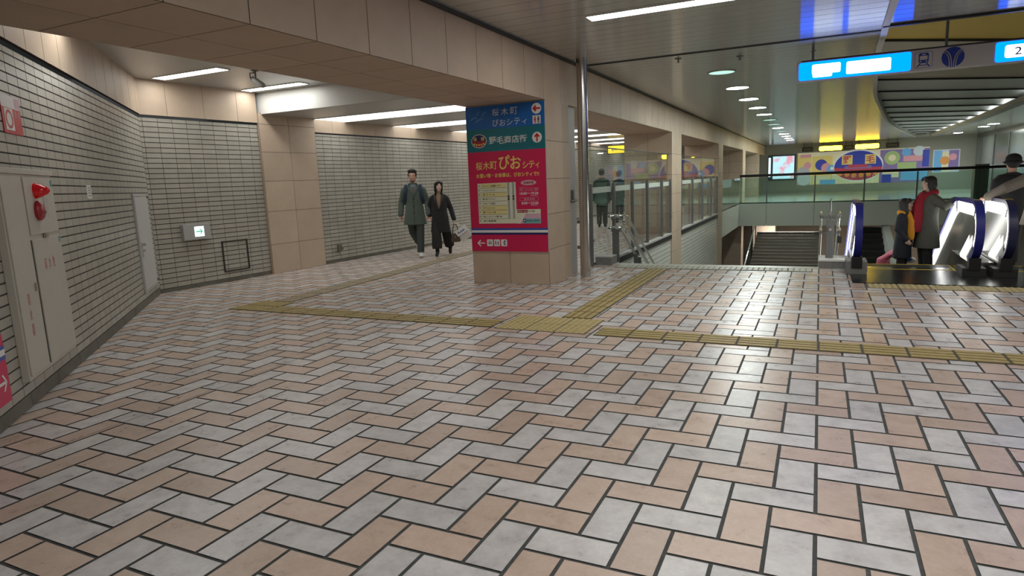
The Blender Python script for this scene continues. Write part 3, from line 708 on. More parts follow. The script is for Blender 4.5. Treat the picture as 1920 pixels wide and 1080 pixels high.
# vertical words painted on the two doors
for k, ch in enumerate('消火栓'): text_faces(m, ch, .02, .93-.0*k, .05, .085, RT, (lambda kk: (lambda u, v: (wd*.46-kk*.095-u, .0612, v)))(k))
for k, ch in enumerate('消火器'): text_faces(m, ch, .0, .72-k*.11, .05, .085, RT, rev(wd*.86))
m.build('lettering', None, t)
m = MB()
for z in (1.56, 1.11): m.box((.035, .059, z), (.07, .0615, z+.05))
m.build('sticker', principled('sticker_teal', (.12, .33, .33), .5), t)
m = MB()
for k in range(4): text_faces(m, '起動', 0, 1.50-k*.06, .035, .022, S_GREY, rev(wd*.22))
m.box((wd*.25, .058, 1.41), (wd*.265, .060, 1.52), S_GREY); m.build('fine_print', None, t)
# paper notice, access door
t = on_w1(u1(-6.66, 4.06), 'small white paper notice stuck on the diagonal tiled wall', 'paper_notice', 'notice')
m = MB(); m.box((-.075, 0, 1.45), (.075, .004, 1.585)); m.build('sheet', M_WHITE, t)
m = MB()
for k in range(4): m.box((-.05, .004, 1.475+k*.026), (.05, .0048, 1.487+k*.026))
m.build('print', S_GREY, t)
ud0, ud1 = u1(-8.70, 6.08), u1(-8.075, 5.465)
t = on_w1(ud0, 'narrow pale grey access door set above the floor beside the corner', 'access_door', 'door')
w_ = ud1-ud0
m = MB(); m.box((-.03, 0, .19), (0, .02, 1.475)); m.box((w_, 0, .19), (w_+.03, .02, 1.475)); m.box((-.03, 0, 1.455), (w_+.03, .02, 1.49)); m.box((-.03, 0, .18), (w_+.03, .02, .205)); m.build('frame', M_GREYP, t)
m = MB(); m.box((.004, 0, .21), (w_-.004, .026, 1.45), bevel=.003); lf = m.build('door_leaf', principled('door_grey', (.50, .50, .49), .45), t)
m = MB(); m.tube([(w_-.07, .026, .82), (w_-.07, .07, .82)], .022, seg=14); m.tube([(w_-.07, .026, .74), (w_-.07, .06, .74)], .018, seg=14); m.box((w_-.085, .026, .65), (w_-.055, .034, .85)); m.build('handle', M_CHROME, lf)
m = MB(); m.box((-.06, .02, 1.43), (.05, .045, 1.455)); m.box((-.05, .02, .24), (.03, .05, .27)); m.build('hinge', M_GREYM, t)
# red and white fire notice, magenta way sign (both cut by the frame)
t = on_w1(u1(-5.51, 2.93), 'red and white fire notice high on the diagonal wall at the frame edge', 'fire_notice', 'sign')
m = MB(); m.box((0, 0, 1.94), (.36, .006, 2.215)); m.build('plate', M_RED, t)
m = MB(); m.box((.0, .006, 2.125), (.36, .0075, 2.215), M_WHITE); m.face([(.005, .0085, 2.13), (.10, .0085, 2.14), (.10, .0085, 2.205), (.005, .0085, 2.21)], S_ROSE)
m.box((.16, .006, 1.965), (.32, .0075, 2.12), M_WHITE)
for k in range(28):
    a = 2*PI*k/28; b = 2*PI*(k+1)/28; P_ = lambda r, q: (.24+r*math.cos(q), .0085, 2.045+r*math.sin(q)); m.face([P_(.048, a), P_(.048, b), P_(.068, b), P_(.068, a)], M_RED)
m.box((.04, .006, 2.06), (.055, .0075, 2.11), S_ROSE); m.box((.10, .006, 2.06), (.115, .0075, 2.11), S_ROSE); m.build('pictogram', None, t)
t = on_w1(u1(-4.79, 2.22), 'magenta way sign with a white arrow low at the left frame edge', 'way_sign', 'sign')
m = MB(); m.box((0, 0, .16), (.62, .012, .60)); m.build('plate', S_MAG, t)
m = MB(); m.box((0, .012, .505), (.62, .0135, .53), S_STRIPE); m.box((0, .012, .465), (.62, .0135, .505), M_WHITE); m.box((0, .012, .44), (.62, .0135, .465), S_STRIPE); m.build('stripe_band', None, t)
m = MB(); f = lambda u, v: (u, .0135, v)
m.face([f(.045, .285), f(.16, .285), f(.16, .305), f(.045, .305)]); m.face([f(.035, .295), f(.085, .35), f(.108, .35), f(.06, .295)]); m.face([f(.035, .295), f(.06, .295), f(.108, .24), f(.085, .24)]); m.build('white_arrow', M_WHITE, t)

# ------------------------------------------------------------------ things on the wall by the corner and on the passage wall
M2 = Matrix.Translation(W1A+N2*.004) @ Matrix(((U2.x, N2.x, 0, 0), (U2.y, N2.y, 0, 0), (0, 0, 1, 0), (0, 0, 0, 1)))
def on_w2(u, label, name, cat):
    t = thing(name, label, cat); t.matrix_world = M2 @ Matrix.Translation((u, 0, 0)); return t
t = on_w2(.44, 'white exit light box with a green arrow on the wall by the corner', 'exit_light', 'sign')
m = MB(); m.box((0, 0, .755), (.46, .075, 1.0), bevel=.006); m.build('housing', M_GREYP, t)
m = MB(); m.box((.185, .075, .80), (.345, .078, .955)); m.build('lit_face', emission('exit_face', (.85, 1, .95), 2.4), t)
m = MB(); f = lambda u, v: (u, .0795, v)
m.face([f(.205, .868), f(.205, .886), f(.305, .886), f(.305, .868)]); m.face([f(.322, .877), f(.285, .835), f(.262, .835), f(.30, .877)]); m.face([f(.322, .877), f(.30, .877), f(.262, .919), f(.285, .919)]); m.build('arrow', emission('exit_green', (.0, .45, .22), 1.0), t)
t = on_w2(1.125, 'dark framed tiled inspection hatch low on the wall by the corner', 'inspection_hatch', 'hatch')
m = MB(); h0, h1, w_ = .165, .675, .50
for a, b in (((0, 0, h0), (w_, .016, h0+.022)), ((0, 0, h1-.022), (w_, .016, h1)), ((0, 0, h0), (.02, .016, h1)), ((w_-.02, 0, h0), (w_, .016, h1))): m.box(a, b)
m.build('frame', principled('bronze', (.075, .065, .055), .45, .7), t)
m = MB(); m.tube([(w_-.075, .0, .42), (w_-.075, .022, .42)], .018, seg=14); m.build('knob', M_CHROME, t)
t = on_w2(3.78, 'small grey tap cover on the passage wall near the pier', 'tap_cover', 'tap')
m = MB(); m.box((-.05, 0, .21), (.05, .05, .36), bevel=.01); m.tube([(0, .05, .31), (0, .10, .30), (0, .11, .25)], .014, seg=10); m.build('body', principled('tap_grey', (.16, .15, .13), .5), t)

# ------------------------------------------------------------------ security camera under the hall ceiling
t = thing('security_camera', 'small grey security camera hanging below the hall ceiling', 'camera', (-7.14, 6.86, 3.12), 0)
m = MB(); m.tube([(0, 0, 0), (0, 0, -.13)], .012); m.tube([(0, 0, 0), (0, 0, -.015)], .045, seg=18); m.build('mount', M_GREYM, t)
m = MB(); a = Vector((.0, .0, -.14)); b = Vector((.17, -.03, -.23)); dv = (b-a).normalized()
m.tube([a-dv*.05, a-dv*.045, b-dv*.01, b], [.03, .036, .036, .03], M_GREYP, seg=16); m.tube([a-dv*.07, a-dv*.05], .034, M_BLACK, seg=14); m.build('housing', None, t, smooth=True)
m = MB(); m.tube([(0, 0, -.0), (-.05, .02, -.03), (-.13, .03, -.02), (-.12, .02, -.09), (-.07, .01, -.14)], .007, seg=8); m.build('cable', M_BLACK, t)

# ------------------------------------------------------------------ steel pole, valve
t = thing('steel_pole', 'tall round stainless steel pole standing beside the pillar', 'pole', (-3.13, 9.06, 0))
m = MB(); m.tube([(0, 0, 0), (0, 0, CZ)], .077, seg=32, cap=False); m.build('shaft', M_STEEL, t, smooth=True)
m = MB()
for z in (.42, .80): m.box((-.12, -.012, z), (-.07, .012, z+.05))
m.build('bracket', M_GREYM, t)
t = thing('wall_valve', 'small lever valve on the pillar flank behind the steel pole', 'valve', (-3.415, 9.30, 1.13))
m = MB(); m.tube([(0, 0, 0), (.06, 0, 0)], .02); m.tube([(.05, -.16, 0), (.05, .10, 0)], .014); m.box((.0, -.02, -.03), (.03, .05, .16)); m.build('lever', M_GREYM, t)
# ------------------------------------------------------------------ hanging illuminated direction sign
t = thing('hanging_sign', 'long suspended station sign with glowing blue panels and a round blue emblem', 'sign', (0, 10.07, 0))
x0, x1, z0, z1 = -.345, 5.2, 2.66, 2.922
M_SIGNB = principled('sign_body', (.46, .44, .44), .4)
M_CYAN = emission('sign_cyan', (.0, .097, 1.0), E_SIGN*.85)
M_LITW = emission('sign_lit_white', (.85, .97, 1.0), E_SIGN*.5)
M_DEEP = principled('emblem_blue', (.005, .03, .28), .4)
m = MB(); m.box((x0, -.0, z0), (x1, .16, z1), bevel=.006); m.box((x0+.06, -.005, z1), (x1, .165, z1+.018), M_DARK); m.mats = [M_SIGNB, M_DARK] if False else m.mats
m.m = [m.mi(M_SIGNB) if k is None else k for k in m.m]
b_ = MB(); b_.box((x0, 0, z0), (x1, .16, z1), bevel=.006); b_.build('housing', M_SIGNB, t)
b_ = MB(); b_.box((x0+.06, -.004, z1), (x1, .164, z1+.016)); b_.build('top_rail', M_DARK, t)
def rrect(mb, u0, v0, u1, v1, r, mat, d):
    pts = []
    for (cx, cz, a0) in ((u1-r, v1-r, 0), (u0+r, v1-r, PI/2), (u0+r, v0+r, PI), (u1-r, v0+r, 1.5*PI)): pts += arc((cx, cz), r, a0, a0+PI/2, 5)
    mb.face([(p[0], -d, p[1]) for p in pts], mat)
FS = lambda d: (lambda u, v: (u, -d, v))
p = MB(); rrect(p, -.315, z0+.012, 1.015, z1-.012, .03, M_CYAN, .003); p.build('lit_panel', None, t)
p = MB(); rrect(p, 1.905, z0+.012, 4.2, z1-.012, .03, M_CYAN, .003); p.build('lit_panel', None, t)
p = MB()
rrect(p, -.15, z0+.085, .20, z1-.05, .02, M_LITW, .004); rrect(p, -.14, z0+.04, .10, z0+.10, .02, M_LITW, .0043); rrect(p, .27, z0+.045, .79, z1-.055, .02, M_LITW, .004)
rrect(p, 2.00, z0+.055, 2.30, z1-.055, .03, M_LITW, .0042); text_faces(p, '2', 2.10, z0+.085, .07, .09, M_DEEP, FS(.005), bold=.01)
p.build('lit_lettering', None, t)
p = MB(); cx, cz = 1.152, z0+.132   # train pictogram
rrect(p, cx-.098, cz-.098, cx+.098, cz+.098, .02, M_DEEP, .003); rrect(p, cx-.094, cz-.094, cx+.094, cz+.094, .018, M_SIGNB, .0036)
rrect(p, cx-.055, cz-.04, cx+.055, cz+.085, .022, M_DEEP, .0042); rrect(p, cx-.042, cz+.0, cx+.042, cz+.05, .008, M_SIGNB, .0048)
rrect(p, cx-.02, cz+.06, cx+.02, cz+.072, .004, M_SIGNB, .0048)
for s_ in (-1, 1):
    p.disc((cx+s_*.032, -.0048, cz-.02), .009, (0, -1, 0), M_SIGNB, 14)
    p.face([(cx+s_*.025, -.0042, cz-.04), (cx+s_*.04, -.0042, cz-.04), (cx+s_*.078, -.0042, cz-.085), (cx+s_*.06, -.0042, cz-.085)], M_DEEP)
p.face([(cx-.045, -.0042, cz-.07), (cx+.045, -.0042, cz-.07), (cx+.045, -.0042, cz-.06), (cx-.045, -.0042, cz-.06)], M_DEEP)
p.build('train_pictogram', None, t)
p = MB(); cx, cz, r = 1.468, z0+.132, .122
p.disc((cx, -.003, cz), r, (0, -1, 0), M_DEEP, 44)
def band(mb, pts, w, mat, d):
    for (a, b) in zip(pts, pts[1:]):
        dx, dz = b[0]-a[0], b[1]-a[1]; L = math.hypot(dx, dz) or 1; nx, nz = -dz/L*w/2, dx/L*w/2; ex, ez = dx/L*.003, dz/L*.003
        mb.face([(a[0]+nx-ex, -d, a[1]+nz-ez), (b[0]+nx+ex, -d, b[1]+nz+ez), (b[0]-nx+ex, -d, b[1]-nz+ez), (a[0]-nx-ex, -d, a[1]-nz-ez)], mat)
for s_ in (-1, 1):
    q = []
    for k in range(11):
        a = k/10; q.append((cx+s_*((1-a)**2*.022+2*a*(1-a)*.022+a*a*.095), cz+((1-a)**2*-.115+2*a*(1-a)*.045+a*a*.075)))
    band(p, q, .034, M_SIGNB, .0038); band(p, q, .011, M_DEEP, .0044)
p.build('round_emblem', None, t)
p = MB()
for x in (-.145, 1.40, 3.3): p.tube([(x, .08, z1), (x, .08, CZ if x < 1 else 3.32)], .017, seg=12)
for x in (-.145,): p.tube([(x-.035, .08, z1+.135), (x+.035, .08, z1+.15)], .009, seg=8)
p.build('hanger', M_GREYM, t)
for x, y in ((-1.13, 10.39), (-1.95, 10.0)):
    t = thing('sprinkler', 'small sprinkler head under the metal ceiling, %s' % ('above the first downlight' if x > -1.5 else 'nearer the steel pole'), 'sprinkler', (x, y, CZ))
    m = MB(); m.tube([(0, 0, 0), (0, 0, -.01)], .05, seg=18); m.tube([(0, 0, -.01), (0, 0, -.05)], .012); m.tube([(0, 0, -.05), (0, 0, -.055)], .03, seg=14); m.build('head', M_GREYM, t)

# ------------------------------------------------------------------ glass screens beside the stairwell
def screen(ys, zt, zp, label, x=-3.44, z0=.012):
    t = thing('glass_screen', label, 'glass screen', (x, 0, 0))
    for a, b in zip(ys, ys[1:]):
        m = MB(); m.face([(0, a+.012, z0+.02), (0, b-.012, z0+.02), (0, b-.012, zt), (0, a+.012, zt)]); pn = m.build('glass_pane', M_GLASS, t)
        m = MB(); m.box((.006, a+.05, zp-.16), (.016, b-.05, zp-.06)); m.build('frosted_band', M_FROST, pn)
    for y in ys:
        m = MB(); m.box((.02, y-.035, z0-.12), (.075, y+.035, zp), bevel=.006); m.box((.02, y-.045, z0+.40), (.085, y+.045, z0+.44)); m.build('post', M_GREYM, t)
    m = MB(); m.box((-.03, ys[0], z0-.002), (.03, ys[-1], z0+.03)); m.build('base_rail', M_STEEL, t)
    m = MB(); m.box((-.012, ys[0], zt), (.012, ys[-1], zt+.018)); m.build('top_edge', M_DARK, t)
screen([10.14, 11.46, 12.77, 14.02, 15.46, 16.46], 1.97, 1.365, 'tall glass screen with short grey posts between the steel pole and the second pillar')
screen([17.82, 19.6, 21.4, 23.2, 24.7], 1.97, 1.365, 'tall glass screen between the second and the third pillar')

# ------------------------------------------------------------------ stair handrails
def stair_rail(loc, label, xs, zs, base_z, run=True, plate=False, side_left=False):
    t = thing('stair_handrail', label, 'handrail', loc)
    m = MB(); m.box((-.05, -.02, base_z), (.05, .02, zs[1]-.03) if not plate else (.055, .025, zs[0]-.10), bevel=.005); m.build('post', M_GREYM, t)
    for x in xs:
        for z in zs:
            m = MB(); pts = [(x, -.16, z), (x, .25, z)]
            if run: pts += [(x, .45, z-.04), (x, 6.2, z-3.2)]
            m.tube(pts, .021, seg=14); m.build('rail', M_CHROME, t, smooth=True)
    m = MB()
    for z in zs:
        m.tube([(min(xs), 0, z-.06), (max(xs)+.001, 0, z-.06)], .014)
        for x in xs: m.tube([(x, 0, z-.075), (x, 0, z)], .014)
    m.build('bracket', M_GREYM, t)
    return t
t = stair_rail((-3.16, 10.80, 0), 'steel double handrail at the left edge of the stairs', [-.075, .075], [.80, .60], .0)
m = MB(); m.box((-.05, 1.35, -.9), (.02, 1.40, -.02)); m.box((-.05, 1.62, -1.0), (.02, 1.67, -.12)); m.build('stanchion', M_GREYM, t)
t = stair_rail((.165, 10.72, 0), 'chrome double handrail on the kerb between stairs and escalator', [-.125, 0, .125], [.80, .57], .13, plate=True)
m = MB(); m.tube([(.0, .02, .66), (.0, .02, 1.02)], .010, seg=8); m.build('rod', M_GREYM, t)
m = MB(); m.box((.10, -.06, .36), (.16, .02, .46)); m.build('switch_box', M_BLACK, t)
mb = MB(); mb.box((.03, 10.49, -3.5), (.43, 11.05, .105)); mb.box((.02, 10.48, .105), (.43, 11.06, .13), M_WPAINT)
mb.m = [mb.mi(M_CONC) if False else k for k in mb.m]
k_ = MB(); k_.box((.03, 10.49, -3.5), (.43, 11.05, .105), M_CONC); k_.box((.02, 10.48, .105), (.43, 11.06, .13), M_WPAINT)
k_.prism([(.03, 11.05, -3.5), (.03, 11.05, .12), (.03, 17.0, -3.2), (.03, 17.0, -3.5)], (.40, 0, 0), M_CONC)
struct('trim_13', k_, None, 'grey stone kerb between the stairs and the escalator')
k_ = MB(); k_.prism([(-3.40, 10.36, 0), (-3.12, 10.36, 0), (-3.12, 10.36, .13), (-3.40, 10.36, .13)], (0, .34, 0), M_CONC); k_.prism([(-3.37, 10.70, -.3), (-3.37, 10.70, .14), (-3.37, 11.35, -.05), (-3.37, 11.9, -.6), (-3.37, 10.9, -.6)], (.09, 0, 0), M_STILE)
k_.box((-3.40, 10.36, .13), (-3.12, 10.70, .145), M_GREYP)
struct('trim_14', k_, None, 'low stone block at the head of the stairs by the steel pole')

# ------------------------------------------------------------------ escalators
M_BELT = principled('handrail_blue', (.018, .022, .24), .38)
M_BELT2 = principled('handrail_dark', (.015, .018, .07), .38)
M_LIT = emission('escalator_light', (1, .99, .92), E_ESC)
M_STEP = principled('step_dark', (.035, .035, .035), .4, .5)
M_PLATE = principled('floor_plate', (.10, .105, .10), .22, .9, noise=.15, nscale=12)
M_YLINE = principled('yellow_line', (.62, .46, .04), .5)
M_SKIRT = principled('skirt_steel', (.30, .29, .27), .2, 1.0, noise=.1, nscale=4)
def rail_path(y0, off=0.0, zt=.985, zb=.21, down=True):
    """side profile (y, z) of the moving handrail, shrunk inward by off"""
    R = (zt-zb)/2; cy, cz = y0+R, (zt+zb)/2; r = R-off; pts = []
    for k in range(17):
        a = -PI/2-PI*k/16; pts.append((cy+r*math.cos(a), cz+r*math.sin(a)))
    y = cy+.95; pts.append((y, zt-off))
    for k in range(1, 7):
        a = math.radians(30)*k/6; rr = 1.1+off*-1; pts.append((y+1.1*math.sin(a)-off*math.sin(a), zt-1.1*(1-math.cos(a))-off*math.cos(a)))
    L = 6.0; ye, ze = pts[-1]; pts.append((ye+L*math.cos(math.radians(30)), ze-L*math.sin(math.radians(30))))
    return pts
def sweep(mb, path, x0, x1, th, mat):
    """belt of thickness th along path, inwards"""
    n = len(path)
    inn = []
    for i, (y, z) in enumerate(path):
        a = path[max(i-1, 0)]; b = path[min(i+1, n-1)]; dy, dz = b[0]-a[0], b[1]-a[1]; L = math.hypot(dy, dz); inn.append((y+dz/L*th, z-dy/L*th))
    vs = []; fs = []
    for (y, z), (yi, zi) in zip(path, inn): vs += [(x0, y, z), (x1, y, z), (x1, yi, zi), (x0, yi, zi)]
    for i in range(n-1):
        for k in range(4): fs.append([i*4+k, i*4+(k+1) % 4, (i+1)*4+(k+1) % 4, (i+1)*4+k])
    fs += [[0, 1, 2, 3], [(n-1)*4+3, (n-1)*4+2, (n-1)*4+1, (n-1)*4]]
    mb.mesh(vs, fs, mat)
def strip(mb, pa, pb, x, mat):
    for i in range(len(pa)-1): mb.face([(x, *pa[i]), (x, *pa[i+1]), (x, *pb[i+1]), (x, *pb[i])], mat)
def balustrade(t, xc, y0, belt, base=M_CONC):
    m = MB(); sweep(m, rail_path(y0), xc-.045, xc+.045, .05, belt); hb = m.build('handrail', None, t, smooth=True)
    mk = MB(); mk.box((xc-.04, y0+.33, .984), (xc+.04, y0+.40, .988)); mk.build('yellow_mark', M_YLINE, hb)
    # lit band just inside the handrail, on both faces
    pa, pb = rail_path(y0, .055), rail_path(y0, .20)
    m = MB()
    for sx in (-.022, .022):
        for i0, i1 in ((3, 15), (15, 20), (20, 25)):
            a = pa[i0:i1]; b = pb[i0:i1]
            if i1 == 25: a = pa[20:]; b = pb[20:]
            strip(m, a, b, xc+sx, M_LIT)
    # second lit band along the incline
    pc, pd = rail_path(y0, .47), rail_path(y0, .60)
    m.build('lit_band', None, t)
    for i in (15, 20):
        q = MB(); (ya, za), (yb, zb) = pa[i-1], pb[i-1]; q.tube([(xc, ya, za), (xc, yb, zb)], .032, seg=8); q.build('band_clip', M_GREYM, t)
    m = MB()
    for sx in (-.0225, .0225):
        yy = y0+.50
        m.face([(xc+sx, yy+.03, .38), (xc+sx, yy+.03, .52), (xc+sx, yy+5.4, -2.62), (xc+sx, yy+5.4, -2.76)])
    m.build('lit_band', M_LIT, t)
    m = MB(); gp = rail_path(y0, .20); poly = [(xc-.004, y, z) for y, z in gp]+[(xc-.004, gp[-1][0], gp[-1][1]-.7), (xc-.004, y0+1.6, .12), (xc-.004, y0+.4, .2)]
    m.face(poly); m.face([(p_[0]+.008, p_[1], p_[2]) for p_ in poly][::-1]); m.build('glass_panel', principled('escalator_panel', (.16, .165, .15), .15, 0, .8), t)
    m = MB(); ye = y0+6.4
    m.prism([(xc-.06, y0+.25, .0), (xc-.06, y0+.25, .19), (xc-.06, y0+1.45, .21), (xc-.06, ye, -2.55), (xc-.06, ye, -3.5), (xc-.06, y0+1.2, -1.0)], (.12, 0, 0)); m.build('skirt', M_SKIRT, t)
    if base:
        m = MB(); m.box((xc-.13, y0+.20, .0), (xc+.13, y0+.62, .185 if base is M_CONC else .12), bevel=.01); m.build('newel_base', base, t)
        m = MB(); m.box((xc-.065, y0+.185, .09), (xc+.065, y0+.3, .25)); m.build('brush_guard', M_BLACK, t)
def escalator(x0, x1, label, belt_l, belt_r):
    t = thing('escalator', label, 'escalator', (0, 0, 0))
    balustrade(t, x0, 9.72, belt_l, M_CONC if x0 < 1 else M_DARK); balustrade(t, x1, 9.72, belt_r, M_DARK)  # dark colour on the other newel bases paints in their shadow
    a, b = x0+.07, x1-.07
    m = MB(); m.box((x0-.07, 9.2, -.05), (x1+.07 if x1 < 2 else x1+.14, 10.62, .006)); m.build('floor_plate', M_PLATE, t)
    m = MB(); m.box((a, 10.62, -.06), (b, 10.80, .0)); m.box((a, 10.50, .006), (b, 10.525, .0085), M_YLINE); m.box((b-.05, 10.2, .006), (b-.03, 10.8, .0085), M_YLINE)
    m.m = [0 if k == 0 else k for k in m.m]; m.mats = [M_STEEL, M_YLINE]; m.m = [1 if 6 <= i < 18 else 0 for i in range(len(m.f))]; m.build('comb', None, t)
    m = MB(); y, z = 10.80, -.012
    for k in range(20):
        dz = 0 if k < 1 else (.10 if k == 1 else .20)
        z -= dz
        m.box((a, y, z-.22), (b, y+.40, z), M_STEP)
        for s_ in ((a, a+.03), (b-.03, b)): m.box((s_[0], y, z), (s_[1], y+.40, z+.002), M_YLINE)
        m.box((a, y+.37, z), (b, y+.40, z+.002), M_YLINE)
        y += .40 if dz == 0 else .38
    m.build('steps', None, t)
    return t
escalator(.50, 1.84, 'near escalator going down, with a bright blue handrail and lit balustrades', M_BELT, M_BELT)
escalator(2.17, 3.50, 'second escalator at the right edge, with a dark handrail and lit balustrades', M_BELT2, M_BELT2)
k_ = MB(); k_.box((1.91, 9.2, -.05), (2.10, 10.7, .005), M_PLATE); k_.prism([(1.91, 10.2, 0), (1.91, 10.2, .16), (1.91, 11.2, .18), (1.91, 16.1, -2.6), (1.91, 16.1, -3.0), (1.91, 11, -.6)], (.19, 0, 0), M_SKIRT)
struct('trim_15', k_, None, 'steel deck between the two escalators')
# far flight and far escalator under the landing
mb = MB(); y, z = 27.9, -3.0; prof = [(y, z)]
for k in range(15): prof.append((y, z+.108)); z += .108; y += .335; prof.append((y, z))
pts = [(-2.62, a, b) for a, b in prof]+[(-2.62, prof[-1][0], -3.5), (-2.62, 27.9, -3.5)]
M_FSTEP = principled('far_step', (.24, .205, .165), .55)
mb.prism(pts, (2.72, 0, 0), M_FSTEP)
k = 0
for (ya, za), (yb, zb) in zip(prof[1::2], prof[2::2]): mb.box((-2.62, ya-.004, za-.014), (.10, ya+.05, za+.004), M_BLACK)
struct('stairs_far', mb, None, 'dark flight of steps rising under the far landing')
t = thing('stair_handrail', 'thin bright handrail at the left side of the dark far flight', 'handrail', (-2.70, 27.9, 0))
m = MB(); m.tube([(0, 0, -2.35), (0, 5.4, -.72)], .04); m.build('rail', M_CHROME, t)
m = MB()
for k in range(4): m.tube([(0, .4+1.5*k, -3.2), (0, .4+1.5*k, -2.25+.45*k)], .025)
m.build('post', M_GREYM, t)
mb = MB(); pts = []; y, z = 27.9, -3.0; pts.append((1.45, y, z))
for k in range(9): pts.append((1.45, y, z+.20)); z += .2; y += .62; pts.append((1.45, y, z))
pts += [(1.45, y, -3.5), (1.45, 27.9, -3.5)]
t = thing('escalator', 'dark far escalator between the near escalator and the girl, under the landing', 'escalator')
m = MB(); m.prism(pts, (1.1, 0, 0)); m.build('steps', M_STEP, t)
m = MB(); m.prism([(2.56, 27.5, -3.5), (2.56, 27.5, -2.1), (2.56, 33, -.9), (2.56, 33, -3.5)], (.25, 0, 0)); m.build('balustrade', M_WPAINT, t)

# ------------------------------------------------------------------ glass balustrade of the far landing
t = thing('landing_balustrade', 'green glass balustrade with a dark rail along the far landing', 'balustrade', (0, 32.22, 0))
px_ = [-3.41, -2.205, -.19, 1.774, 3.744, 5.98, 8.2]
for a, b in zip(px_, px_[1:]):
    m = MB(); m.face([(a+.02, 0, .03), (b-.02, 0, .03), (b-.02, 0, 1.2), (a+.02, 0, 1.2)]); m.build('glass_pane', M_GLASSG, t)
for x in px_[1:-2]:
    m = MB(); m.box((x-.03, .01, -.1), (x+.03, .06, 1.22)); m.build('post', M_GREYM, t)
m = MB(); m.box((-3.41, -.04, 1.23), (8.2, .06, 1.35), bevel=.02); m.build('rail', M_BLACK, t)
m = MB(); m.box((-3.41, -.03, .0), (8.2, .04, .05)); m.build('bottom_rail', principled('rail_green', (.03, .07, .06), .3), t)
m = MB(); m.face([(-3.41, -6.1, .03), (-3.41, 0, .03), (-3.41, 0, 1.2), (-3.41, -6.1, 1.2)]); m.build('glass_pane', M_GLASSG, t)
mb = MB(); mb.box((5.74, 32.25, 0), (6.22, 32.75, 1.42), principled('post_dark', (.20, .185, .16), .5)); struct('trim_16', mb, None, 'dark stub wall at the right end of the far balustrade')

# ------------------------------------------------------------------ mural wall, screens, hanging yellow signs
def glow_paint(name, col, es): return principled(name, col, .4, 0, .5, emit=col, es=es)  # mural paint glows by itself; its brightness is put into the material
CM = {k: glow_paint('mural_'+k, c, .30) for k, c in dict(yellow=(.72, .60, .20), cream=(.75, .70, .48), blue=(.05, .07, .42), navy=(.03, .03, .16), red=(.48, .07, .11), pink=(.66, .33, .38), grey=(.42, .44, .50), sky=(.16, .42, .72), pale=(.55, .62, .66), green=(.36, .50, .22), purple=(.24, .18, .40), orange=(.70, .32, .10), white=(.75, .77, .80)).items()}
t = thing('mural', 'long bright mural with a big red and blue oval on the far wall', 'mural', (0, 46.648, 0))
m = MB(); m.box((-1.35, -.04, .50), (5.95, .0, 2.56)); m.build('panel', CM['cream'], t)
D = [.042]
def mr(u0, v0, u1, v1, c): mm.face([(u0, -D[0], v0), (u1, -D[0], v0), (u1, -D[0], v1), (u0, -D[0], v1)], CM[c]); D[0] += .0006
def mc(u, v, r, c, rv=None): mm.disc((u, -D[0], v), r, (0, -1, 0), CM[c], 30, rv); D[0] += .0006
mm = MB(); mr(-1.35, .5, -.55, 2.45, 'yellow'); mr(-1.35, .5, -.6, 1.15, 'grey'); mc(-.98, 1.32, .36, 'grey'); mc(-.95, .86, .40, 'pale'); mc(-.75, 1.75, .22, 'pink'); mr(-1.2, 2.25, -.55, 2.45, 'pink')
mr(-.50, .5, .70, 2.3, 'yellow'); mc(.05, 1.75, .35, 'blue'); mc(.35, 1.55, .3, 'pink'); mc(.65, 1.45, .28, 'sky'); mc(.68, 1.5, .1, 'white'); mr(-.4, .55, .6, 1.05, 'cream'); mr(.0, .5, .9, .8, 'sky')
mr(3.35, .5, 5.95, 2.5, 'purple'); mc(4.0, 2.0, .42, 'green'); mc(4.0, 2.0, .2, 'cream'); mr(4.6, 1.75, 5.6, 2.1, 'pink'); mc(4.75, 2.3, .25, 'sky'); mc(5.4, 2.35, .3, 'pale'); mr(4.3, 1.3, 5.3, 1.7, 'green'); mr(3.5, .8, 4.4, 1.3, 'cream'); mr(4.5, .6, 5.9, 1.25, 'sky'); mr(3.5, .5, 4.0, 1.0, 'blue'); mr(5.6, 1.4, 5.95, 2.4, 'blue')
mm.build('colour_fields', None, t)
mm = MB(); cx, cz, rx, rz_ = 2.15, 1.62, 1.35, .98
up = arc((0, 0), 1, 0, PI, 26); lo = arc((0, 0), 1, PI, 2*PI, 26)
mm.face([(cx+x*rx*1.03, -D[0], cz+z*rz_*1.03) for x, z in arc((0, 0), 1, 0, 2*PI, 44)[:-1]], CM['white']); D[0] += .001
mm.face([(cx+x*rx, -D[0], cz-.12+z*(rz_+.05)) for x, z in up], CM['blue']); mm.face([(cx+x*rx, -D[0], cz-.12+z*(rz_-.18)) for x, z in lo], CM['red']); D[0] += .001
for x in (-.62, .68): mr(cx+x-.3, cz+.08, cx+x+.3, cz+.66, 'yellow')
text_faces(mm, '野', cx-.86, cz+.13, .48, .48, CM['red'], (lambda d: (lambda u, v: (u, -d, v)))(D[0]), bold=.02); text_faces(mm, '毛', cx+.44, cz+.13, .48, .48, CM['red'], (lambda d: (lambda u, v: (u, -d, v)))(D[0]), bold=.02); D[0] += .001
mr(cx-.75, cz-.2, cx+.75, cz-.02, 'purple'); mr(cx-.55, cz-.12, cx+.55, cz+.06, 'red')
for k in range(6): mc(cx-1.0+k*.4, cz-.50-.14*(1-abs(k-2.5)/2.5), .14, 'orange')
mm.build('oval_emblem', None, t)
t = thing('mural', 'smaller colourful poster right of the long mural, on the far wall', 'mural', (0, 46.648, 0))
m = MB(); m.box((6.15, -.03, 1.0), (7.5, 0, 2.35)); m.build('panel', CM['pale'], t)
